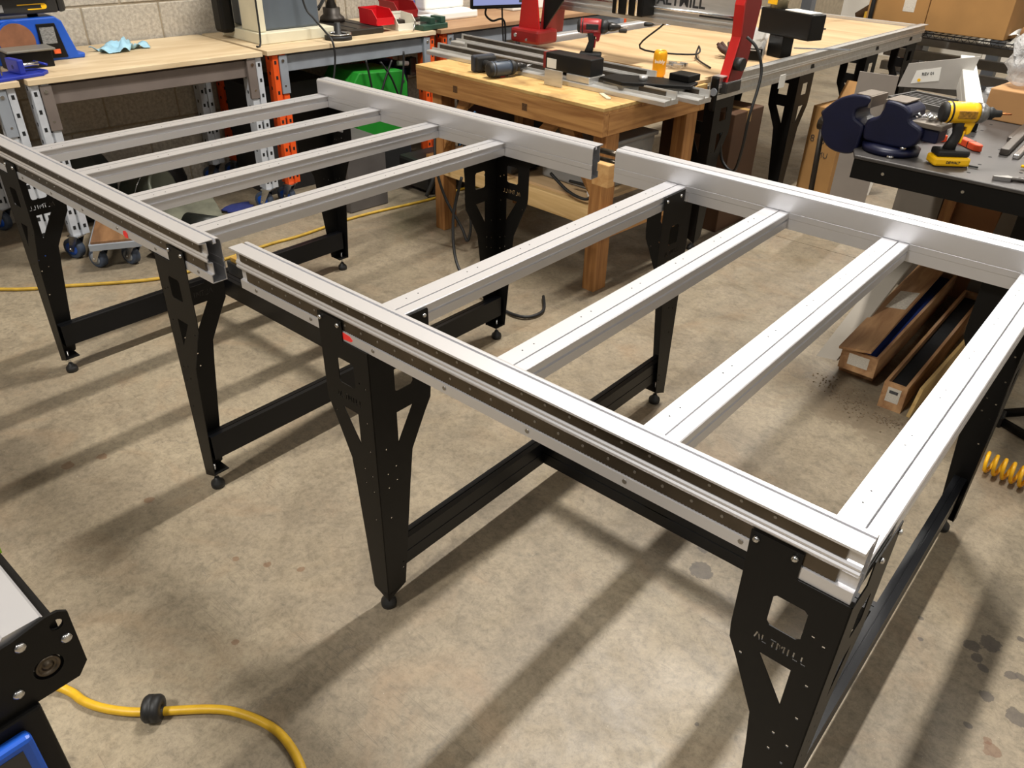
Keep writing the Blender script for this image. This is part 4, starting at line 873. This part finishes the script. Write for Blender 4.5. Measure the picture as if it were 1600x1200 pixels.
fj = MB().prism(ring([(-.06,.03),(.05,.03),(.095,.055),(.10,.10),(.06,.122),(.052,.150),(.02,.168),(-.03,.170),(-.036,.140),(-.046,.115),(-.078,.095),(-.08,.05)]), -.058, .058, 'y').build('fixed_jaw', BLU_DK, v, bevel=.010, seg=3)
MB().box(.03, .155, -.045, .045, .105, .122).build('anvil', pm('worn_steel', (122, 114, 104), .4, .6, .15), v, bevel=.003)
MB().box(.05, .145, -.035, .035, .06, .105).build('slide_box', BLU_DK, v, bevel=.006)
mj = MB().prism(ring([(-.085,.03),(-.085,.075),(-.118,.095),(-.120,.122),(-.088,.140),(-.082,.168),(-.13,.170),(-.18,.152),(-.218,.118),(-.236,.090),(-.226,.060),(-.222,.015),(-.18,-.025),(-.12,-.030),(-.09,-.01)]), -.058, .058, 'y').build('moving_jaw', BLU_DK, v, bevel=.012, seg=3)
MB().box(-.036, -.028, -.055, .055, .135, .172).box(-.030, .03, -.05, .05, .169, .173).build('fixed_jaw_plate', pm('jaw_steel', (132, 122, 112), .4, .7, .1), fj)
MB().box(-.086, -.078, -.055, .055, .135, .172).box(-.135, -.086, -.05, .05, .169, .173).build('moving_jaw_plate', pm('jaw_steel', (132, 122, 112), .4, .7, .1), mj)
MB().cyl((-.10,0,.055),(.03,0,.055),.014,n=14).build('screw', STEEL_DK, v)
MB().cyl((-.26,0,.04),(-.21,0,.04),.024,n=18).build('screw_head', CAST, v)
MB().cyl((-.245,-.012,.075),(-.245,.03,-.36),.010,n=10).ball((-.245,-.012,.08),.013).build('handle_bar', CAST, v)
# things on the steel table
def ont(px, py): q = at(px, py, z=TZ); return (q.x, q.y, TZ+.001)
o = MB().lathe([(.006,0),(.012,0),(.012,.007),(.006,.007),(.006,0)], 6).build('hex_nut', CHROME, loc=ont(1390, 247)); tag(o, 'shiny hex nut on the steel table in front of the blue vise', 'nut')
t = thing('orange_clamp_pad', 'orange plastic pad with a dark band right of the impact driver', 'clamp pad', ont(1514, 231), -.75)
ORP = pm('orange_plastic', (214, 74, 34), .45, 0, .08)
MB().prism([(-.055,-.014),(.04,-.014),(.055,-.004),(.055,.008),(.04,.014),(-.055,.014)], 0, .022, 'z').build('pad', ORP, t, bevel=.003)
MB().box(.002, .006, -.0145, .0145, 0, .0225).build('band', RUBBER, t)
t = thing('orange_clamp_pad', 'orange plastic pad half hidden behind the impact driver handle', 'clamp pad', ont(1456, 221), .8)
MB().box(-.045, .045, -.014, .014, 0, .022).build('pad', ORP, t, bevel=.003)
MB().box(-.05, -.02, -.0145, .0145, 0, .0225).build('band', pm('maroon_plastic', (110, 34, 40), .5, 0, .1), t)
t = thing('small_bottle', 'small white bottle with a black cap lying behind the impact driver', 'bottle', (ont(1466,205)[0], ont(1466,205)[1], TZ+.02), .4)
MB().tube([(-.03,0,0),(-.026,0,0),(.03,0,0),(.036,0,0)], [.01,.019,.019,.008], 16).build('body', WHITE, t)
MB().cyl((-.045,0,0),(-.03,0,0),.012,n=14).build('cap', RUBBER, t)
t = thing('white_rail', 'long white T-slot rail lying on the steel table pointing away', 'extrusion', ont(1512, 205), 0)
q0 = Vector(ont(1512, 205)); q1 = Vector(ont(1503, 112)); dd = q1-q0; t.rotation_euler = (0, 0, math.atan2(dd.y, dd.x))
MB().box(0, dd.length*.95, -.03, .03, .05, .082).box(0, dd.length*.95, -.03, -.022, 0, .05).box(0, dd.length*.95, .022, .03, 0, .05).build('profile', pm('white_anodised', (222, 222, 218), .35, .3, .03), t, bevel=.002)
MB().box(-.004, 0, -.026, .026, .004, .058).build('end_cap', BLACK, t)
carton('low open cardboard tray full of clear plastic bags on the steel table', (1.0, 2.80), (.28, .20, .11), -.12, CARD2, TZ+.001, tape=False, name='cardboard_tray')
FILM = bpy.data.materials.new('clear_film'); FILM.use_nodes = True
q = FILM.node_tree.nodes['Principled BSDF']; q.inputs['Base Color'].default_value = (.86,.86,.86,1); q.inputs['Roughness'].default_value = .18; q.inputs['Alpha'].default_value = .48
nt = FILM.node_tree; nz = nt.nodes.new('ShaderNodeTexNoise'); nz.inputs['Scale'].default_value = 25; bp = nt.nodes.new('ShaderNodeBump'); bp.inputs['Strength'].default_value = .8; bp.inputs['Distance'].default_value = .01
nt.links.new(nz.outputs['Fac'], bp.inputs['Height']); nt.links.new(bp.outputs[0], q.inputs['Normal'])
def bag(label, loc, sx, sy, sz, seed, rz=0):
    b = MB(); rnd = random.Random(seed); n, m_ = 20, 12
    b.ball((0,0,0), 1, 1, 1, n, m_)
    b.v = [(x*sx*(1+.28*math.sin(9*z+4*math.atan2(y,x)+seed)), y*sy*(1+.3*math.cos(8*z+3*math.atan2(y,x))), sz*(1+z)*.5*(1+.25*math.sin(5*math.atan2(y,x)+seed))) for x, y, z in b.v]
    o = b.build('plastic_bag', FILM, loc=loc, rot=(0,0,rz)); tag(o, label, 'bag', 'clear plastic bags'); return o
bag('tall peaked clear plastic bag at the left end of the cardboard tray', (.92, 2.82, TZ+.112), .06, .06, .19, 2)
bag('bunched clear plastic bag filling the middle of the cardboard tray', (1.05, 2.80, TZ+.112), .08, .07, .12, 5)
bag('crumpled clear plastic bag lying at the back of the steel table beside the white rail', (.88, 3.08, TZ+.001), .10, .07, .06, 7)
# zip bags with white card standing against each other
t = thing('parts_envelope', 'large clear envelope with a white label card standing on the steel table back', 'envelope', (.53, 3.205, TZ-.02), .12)
MB().prism([(-.14,0),(.13,.02),(.15,.16),(-.12,.10)], -.004, .004, 'y').build('envelope', pm('milky_film', (168, 164, 158), .3, 0, .08), t)
MB().prism([(-.09,.02),(.02,.045),(.015,.10),(-.08,.075)], -.0055, -.0042, 'y').build('label_card', PAPER, t)
text('REV 01', .017, INK, t, frame_m((-.03, -.0062, .068), (.97,0,.2), (-.2,0,.97)), 'card_writing', bold=.0003)
MB().cyl((-.06,-.0055,.038),(-.06,-.0066,.038),.007,n=14).build('yellow_dot', YEL_P, t)
o = MB().box(-.11, .08, -.004, .004, 0, .80).build('pale_sheet', pm('milky_film2', (132, 124, 116), .5, 0, .06), loc=(at(1372, 142, y=3.6).x, 3.6, 0), rot=(0,0,.1)); tag(o, 'tall pale sheet standing on the floor behind the router table leg', 'sheet')
# grate, tray, loose fasteners
t = thing('vent_grate', 'dark slotted metal grate lying behind the large blue vise', 'grate', ont(1450, 163), -.25)
MB().box(-.12, .12, -.10, -.09, 0, .02).box(-.12, .12, .09, .10, 0, .02).box(-.12, -.11, -.09, .09, 0, .02).box(.11, .12, -.09, .09, 0, .02).build('frame', pm('grate_grey', (86, 84, 82), .5, .3, .1), t)
for k in range(6): MB().box(-.11, .11, -.075+.027*k, -.066+.027*k, .004, .016).build('bar', pm('grate_grey', (86, 84, 82), .5, .3, .1), t)
sc_ = MB()
for k in range(60):
    x, y = random.gauss(0, .03), random.gauss(0, .02); a_ = random.uniform(0, PI)
    sc_.cyl((x, y, .004+random.uniform(0,.008)), (x+.016*math.cos(a_), y+.016*math.sin(a_), .004+random.uniform(0,.012)), .003, n=6)
p_ = at(1412, 177, z=.975)
o = sc_.build('screw_pile', CHROME, loc=(p_.x, p_.y, .974), stuff=True); tag(o, 'small heap of shiny screws on top of the vise anvil', 'screws')
o.parent = None; o.location = (v.location.x+.10, v.location.y-.01, .851+.1165)
# square steel bars at the right edge
for k, (pa, pb, w_, lab) in enumerate([((1567,243),(1640,170),.026,'grey square steel bar on the steel table, nearest the impact driver'), ((1586,249),(1640,196),.018,'thin bright steel strip lying beside the square bars'), ((1577,222),(1650,160),.02,'short grey square bar behind the other steel bars')]):
    q0 = Vector(ont(*pa)); q1 = Vector(ont(*pb)); dd = q1-q0
    o = MB().box(0, dd.length, -w_/2, w_/2, 0, w_*.8).build('steel_bar', CHROME if k == 1 else pm('bar_steel', (112, 108, 104), .35, .8, .1), loc=q0, rot=(0,0,math.atan2(dd.y, dd.x)), bevel=.002); tag(o, lab, 'steel bar', 'steel bars on the table edge')
t = thing('pliers', 'grey pliers with a yellow handle end at the right picture edge', 'pliers', ont(1592, 284), .55)
MB().tube(smooth_path([(-.04,0,.006),(0,.004,.006),(.06,.02,.006),(.11,.02,.006)]), .006, 8).tube(smooth_path([(-.04,0,.006),(0,-.004,.006),(.06,-.02,.006),(.11,-.015,.006)]), .006, 8).build('handles', pm('bar_steel', (112, 108, 104), .35, .8, .1), t)
MB().prism([(-.075,-.004),(-.03,-.014),(-.02,0),(-.03,.014),(-.075,.004)], 0, .012, 'z').build('jaws', CHROME, t)
o = MB().tube([(0,0,.008),(.05,.02,.008),(.12,.03,.008)], [.004,.008,.008], 8).build('yellow_marker', YEL_P, loc=ont(1594, 264)); tag(o, 'yellow marker tip at the right picture edge on the steel table', 'marker')
small('hex_key', 'small dark hex key lying in front of the impact driver', 'key', 1514, 261, TZ+.001, (.05,.006,.005), INK, .1, .001)
# boxes under the steel table
GP = pm('grey_panel', (104, 97, 88), .7, 0, .08)
o = MB().box(-.10, .10, -.015, .015, 0, .66).build('leaning_board', GP, loc=(.66, 3.02, 0), rot=(0,0,-.1)); tag(o, 'flat grey panel standing under the left end of the steel table', 'panel')
o = MB().box(-.025, .025, -.02, .02, 0, .70).build('pale_batten', PINE_V, loc=(.775, 3.02, 0), rot=(0,.03,0)); tag(o, 'pale wooden batten standing beside the grey panel', 'batten')
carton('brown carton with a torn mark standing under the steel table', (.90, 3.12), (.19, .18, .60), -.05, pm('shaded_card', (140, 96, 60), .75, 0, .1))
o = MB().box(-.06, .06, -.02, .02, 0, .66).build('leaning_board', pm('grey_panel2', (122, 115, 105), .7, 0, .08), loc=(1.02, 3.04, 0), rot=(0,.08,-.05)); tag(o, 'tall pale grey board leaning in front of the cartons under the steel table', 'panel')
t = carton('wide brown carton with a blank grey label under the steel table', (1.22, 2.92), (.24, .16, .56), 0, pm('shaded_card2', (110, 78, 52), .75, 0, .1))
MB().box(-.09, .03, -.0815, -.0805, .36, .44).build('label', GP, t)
# leaning white sheet
q0 = at(1275, 556, z=0); q1 = at(1312, 556, z=0); top = at(1412, 398, y=2.42)
wv = Vector((.075, .02, 0))
o = MB().add([q0, q0+wv, top+wv*.6, top-wv*.4, q0+Vector((.004,.012,0)), q0+wv+Vector((.004,.012,0)), top+wv*.6+Vector((.004,.012,0)), top-wv*.4+Vector((.004,.012,0))], [(0,1,2,3),(7,6,5,4),(0,4,5,1),(1,5,6,2),(2,6,7,3),(3,7,4,0)]).build('white_sheet', pm('dusty_white_sheet', (150, 143, 131), .6, 0, .06)); tag(o, 'dusty white sheet leaning behind the open wooden crate', 'sheet')
# long wooden crates
def crate(label, x0, x1, y0, y1, z0, z1, inner, lid=None, lab=None):
    t = thing('wooden_crate', label, 'crate', (x0, y0, z0), 0, 'long wooden crates'); w_, l_, h_ = x1-x0, y1-y0, z1-z0; th = .011
    MB().box(0, w_, 0, l_, 0, th).build('floor_panel', CRATE, t)
    MB().box(0, th, 0, l_, th, h_).build('side_panel', CRATE, t); MB().box(w_-th, w_, 0, l_, th, h_).build('side_panel', CRATE, t)
    MB().box(th, w_-th, 0, th, th, h_).build('end_panel', CRATE, t); MB().box(th, w_-th, l_-th, l_, th, h_).build('end_panel', CRATE, t)
    if inner: MB().box(th, w_-th, th, l_-th, th, h_*.72).build('lining', inner, t)
    if lid:
        MB().box(-.008, w_*.80, -.02, l_, 0, .010).build('lid', CRATE, t, loc=(-.0, 0, h_+.002), rot=(0, -.17, 0.02))
    if lab: MB().box(w_*.22, w_*.78, -.001, .0002, h_*.3, h_*.85).build('shipping_label', lab, t)
    return t
LABM = pm('label_with_print', (196, 190, 178), .6, 0, .25, 160, stretch=(1, 1, 8))
crate('closed thin wooden crate lying under the lidded crate', .775, .905, 2.03, 3.0, 0, .055, None)
t = crate('long wooden crate with a tilted lid and blue lining', .790, .922, 1.945, 2.95, .058, .140, pm('blue_lining', (18, 44, 110), .8, 0, .15), lid=True, lab=LABM)
MB().box(.02, .095, .42, .62, .0102, .0112).build('lid_label', LABM, t, loc=(-.0, 0, .084), rot=(0, -.17, 0.02))
t = crate('long open wooden crate with a paper label on its end', .977, 1.058, 1.875, 2.9, 0, .105, pm('black_lining', (16, 17, 20), .8, 0, .4, 40), lab=LABM)
MB().box(.025, .055, -.0016, -.0009, .066, .078).build('barcode', pm('barcode_ink', (70, 70, 72), .7, 0, .5, 300, stretch=(8, 1, .1)), t)
o = MB().box(-.006, .006, 0, .8, 0, .125).build('plywood_plank', wood('yellow_ply', (186, 152, 92), (212, 182, 124), 3, (9, 1, 9)), loc=(1.086, 1.87, .002), rot=(0,.10,-.03)); tag(o, 'yellowish plywood plank leaning against the open crate', 'plank')
rub = MB()
for k in range(260):
    a_ = random.choice([(.93,1.80,.055),(.80,1.90,.05),(.88,1.84,.05),(1.045,1.80,.03)]); x, y = random.gauss(a_[0], a_[2]), random.gauss(a_[1], a_[2]*.6); s_ = random.uniform(.0012,.0045)
    rub.ball((x, y, s_*.5), s_, s_*random.uniform(.6,1.2), s_*.6, 6, 4)
o = rub.build('floor_debris', pm('swept_chips', (120, 104, 84), .9, 0, .5, 200), stuff=True); tag(o, 'swept dust and chips on the floor in front of the crates', 'debris')

# ------------------------------------------------------------------ wire shelving and stock at the back right
ws = thing('wire_shelf', 'black wire shelving unit with cartons on top behind the steel table', 'shelf', (.42, 5.70, 0), -.12)
WIRE = pm('black_wire', (24, 24, 25), .4, .4, .1)
for x in (-.95, .95):
    for y in (-.30, .30): MB().cyl((x, y, 0), (x, y, 1.6), .016, n=12).build('post', WIRE, ws)
for z in (.78, .12):
    wmesh = MB()
    for k in range(42): wmesh.cyl((-.95+.0463*k, -.30, z), (-.95+.0463*k, .30, z), .0028, n=5)
    for y in (-.30, -.1, .1, .30): wmesh.cyl((-.95, y, z-.006), (.95, y, z-.006), .0045, n=6); wmesh.cyl((-.95, y, z-.035), (.95, y, z-.035), .0045, n=6) if abs(y) > .2 else None
    for k in range(41):
        wmesh.cyl((-.95+.0463*k, -.30, z-.006), (-.95+.0463*(k+.5), -.30, z-.035), .002, n=4); wmesh.cyl((-.95+.0463*(k+.5), -.30, z-.035), (-.95+.0463*(k+1), -.30, z-.006), .002, n=4)
    wmesh.build('wire_deck', WIRE, ws, stuff=True)
t = carton('brown carton with white shipping labels on the wire shelf', (-.38, 5.72), (.42, .34, .38), -.12, CARD, .785)
MB().box(.04, .12, -.1715, -.1705, .10, .26).build('shipping_label', LABM, t); MB().box(-.03, .035, -.1715, -.1705, .17, .27).build('shipping_label', LABM, t)
text('6806', .055, INK, t, frame_m((-.11, -.1712, .19), (1,0,0), (0,0,1)), 'felt_pen_writing', bold=-.0006)
t = carton('dented brown carton with a torn top right of the labelled carton', (.10, 5.66), (.52, .38, .32), -.12, CARD, .785, flap=True)
t = thing('paper_roll', 'brown cardboard tube with white paper hanging out on the wire shelf', 'tube', (.52, 5.50, .835), -.7)
MB().lathe([(.035,-.12),(.045,-.12),(.045,.12),(.035,.12),(.035,-.12)], 20, Matrix.Rotation(PI/2, 4, 'Y')).build('tube', CARD2, t)
m = cloth('paper', None, 8, 10, .10, .14, lambda u, w_: .03+.03*math.sin(u*9)*math.cos(w_*7), 9).build('paper', PAPER, t, loc=(-.14, -.03, -.06), rot=(0, .9, .2))
# flat cartons stacked on edge far behind
for k in range(9):
    o = MB().box(-.42, .42, -.016, .016, 0, .36).build('flat_carton', CARD2 if k % 2 else CARD, loc=(.75+.03*k, 6.75+.04*k, .70), rot=(-.1,0,-.12)); tag(o, 'flattened cartons standing on edge behind the wire shelf', 'carton', 'flattened cartons')
sf = thing('stock_rack', 'grey rack of long aluminium bars behind the wire shelf', 'rack', (.55, 6.45, 0), -.12)
for x in (-1.0, .9):
    MB().box(x-.04, x+.04, -.06, .06, 0, 2.2).build('rack_post', GREYM, sf)
    for k in range(6): MB().box(x-.02, x+.02, -.34, -.06, .15+.105*k, .165+.105*k).build('rack_arm', ORANGE if k % 2 else GREYM, sf)
MB().box(-1.1, 1.3, -.30, .20, .77, .80).build('rack_deck', GREYM, sf)
for k in range(6):
    o = MB().box(-1.15, 1.25, -.33, -.27, .17+.105*k, .235+.105*k).build('stock_bar', pm('stock_aluminium', (132, 130, 126), .4, .6, .15), loc=(.55, 6.45, 0), rot=(0,0,-.12), bevel=.004); tag(o, 'long grey aluminium bar on the stock rack, %s from the floor' % ['first','second','third','fourth','fifth','sixth'][k], 'bar', 'bars on the stock rack')
# pallet rack and pale panels far behind
pr = thing('pallet_rack', 'tall pallet rack with grey posts and an orange beam at the far wall', 'rack', (-.6, 7.4, 0), -.05)
for x in (-1.2, .55): MB().box(x-.05, x+.05, -.05, .05, 0, 3).build('rack_post', pm('slate_post', (92, 96, 102), .5, .1, .1), pr)
MB().box(-1.2, .55, -.06, -.01, 1.02, 1.14).build('orange_beam', pm('brown_orange_beam', (176, 104, 44), .5, 0, .1), pr)
MB().tube([(-.7, 0, .6), (-.1, 0, 1.05)], .04, 6).build('diagonal_brace', pm('brown_timber', (92, 66, 40), .7, 0, .15), pr)
MB().box(-.65, .45, .02, .04, .3, 1.02).build('back_panel', pm('pale_board', (214, 210, 200), .7, 0, .05), pr)
MB().box(-.6, .40, -.10, -.02, .60, .66).build('yellow_edge', pm('mustard_edge', (206, 160, 46), .5, 0, .1), pr)
# ------------------------------------------------------------------ stands at the right edge
t = thing('folding_stand', 'black tubular stand legs at the right picture edge', 'stand', (1.55, 2.02, 0), 0)
MB().tube([(-.23,.06,.02),(-.02,.14,.10),(.2,.22,.18)], .016, 8).build('leg', BLACK, t)
MB().tube([(-.21,.03,.015),(-.05,-.04,.015),(.15,-.12,.015)], .016, 8).build('leg', BLACK, t)
MB().box(-.26, -.20, .0, .06, .0, .045).build('foot', BLACK, t, bevel=.006)
MB().tube(smooth_path([(.0,.22,.16),(-.04,.2,.2),(-.03,.17,.25),(.03,.17,.26),(.05,.2,.2)]), .006, 6).build('cable_loop', RUBBER, t)
# coiled yellow hose
pts = []
q0 = at(1536, 722, z=.03); q1 = at(1660, 775, z=.03); ax = (q1-q0); L = ax.length; ax.normalize(); sd = Vector((-ax.y, ax.x, 0)); n = 9
for k in range(n*16+1):
    a_ = 2*PI*k/16; f_ = k/(n*16)
    pts.append(q0 + ax*(L*f_) + sd*.030*math.cos(a_) + Vector((0,0,.007+.030*math.sin(a_))))
o = MB().tube(pts, .0058, 8).build('coil_hose', pm('yellow_coil', (240, 180, 20), .4, 0, .05)); tag(o, 'bright yellow coiled air hose on the floor at the right edge', 'hose')
# ------------------------------------------------------------------ yellow hose along the floor at the back
hp = [(-2.75,-.25,.008)] + [tuple(at(px, py, z=.008)) for px, py in ((0,452),(100,447),(250,435),(330,412),(420,382),(470,368),(560,338),(670,312),(740,292))] + [(-1.45,2.9,.008)]
o = MB().tube(smooth_path(hp), .0078, 10).build('air_hose', pm('dusty_yellow_hose', (172, 138, 40), .55, 0, .2, 30)); tag(o, 'long yellow air hose lying across the floor behind the frames', 'hose')
# cable with ferrite in the lower left
cp = [(-.25,-.72,.30),(-.12,-.66,.06)] + [tuple(at(px, py, z=.011)) for px, py in ((100,1076),(130,1095),(160,1106),(200,1112),(240,1112),(330,1108),(380,1116),(430,1140),(462,1180),(478,1230),(480,1290))]
t = thing('extension_cable', 'yellow cable with a black rubber grommet on the floor, lower left', 'cable', (0,0,0))
MB().tube(smooth_path(cp), .0098, 12).build('cable', YEL, t)
p_ = at(241, 1111, z=.02)
MB().lathe([(.009,-.018),(.026,-.018),(.030,-.012),(.030,-.002),(.028,0),(.030,.002),(.030,.012),(.026,.018),(.009,.018),(.009,-.018)], 26, frame_m((p_.x, p_.y, .029), (0,0,1), (.70,-.71,0))).build('grommet', RUBBER, t)
# ------------------------------------------------------------------ machine at the lower left corner
t = thing('corner_machine', 'machine end with a black drilled plate, silver rail and blue touch screen, lower left', 'machine', (.70, -.72, 0), 0)
PX = .0
outl = [(-.10,.835),(.012,.842),(.050,.850),(.064,.849),(.073,.842),(.073,.757),(.060,.740),(.012,.740),(-.02,.740),(-.10,.745)]
def circ(u, w_, r, n=16): return [(u+r*math.cos(2*PI*k/n), w_+r*math.sin(2*PI*k/n)) for k in range(n)]
plate(outl, [circ(.058,.832,.0075), circ(.035,.780,.0165, 24), circ(.060,.801,.003)], .004, 'end_plate', BLACK, t, frame_m((PX,0,0), (0,1,0), (0,0,1), (1,0,0)))
br = MB().cyl((PX-.05,.035,.780),(PX-.004,.035,.780),.0215,n=26).build('motor_nose', RUBBER, t)
MB().lathe([(.003,0),(.0135,0),(.0145,.006),(.0115,.008),(.0105,.004),(.006,.004),(.005,.007),(.0,.007)], 24, frame_m((PX-.004,.035,.780), (0,1,0), (0,0,1), (1,0,0))).build('bearing', STEEL_DK, br)
bl = MB()
for y, z in ((.018,.829),(.062,.806),(-.002,.767)): bl.ball((PX+.004,y,z), .004, .007, .007, 12, 6)
bl.build('bolts', CHROME, t, stuff=True)
MB().prism([(.008,.850),(.047,.850),(.050,.847),(.050,.78),(-.06,.78),(-.06,.842),(.0,.842)], -1.6, PX-.002, 'x').build('rail', ALU, t)
MB().box(-1.6, PX-.002, .052, .060, .765, .838).build('rail_cover', BLACK, t)
MB().box(-.30, PX+.012, -.16, .012, .10, .742).build('body', BLACK, t, bevel=.004)
sc2 = MB().box(PX+.012, PX+.030, -.15, -.010, .50, .725).build('screen_bezel', BLU, t, bevel=.006)
MB().box(PX+.030, PX+.0305, -.135, -.024, .515, .712).build('screen', pm('dark_glass', (34, 36, 40), .15, 0, .05), sc2)
for x in (-.25, -1.4): MB().box(x-.03, x+.03, -.06, .0, 0, .10 if x == -.25 else .78).build('leg', BLACK, t)
o = MB().box(-.003, .003, -.012, .012, 0, .10).build('green_strip', pm('lime_strip', (150, 210, 40), .5, 0, .05), loc=(.415, -.652, .80)); o.parent = t; o.location = (-.285, .068, .74)
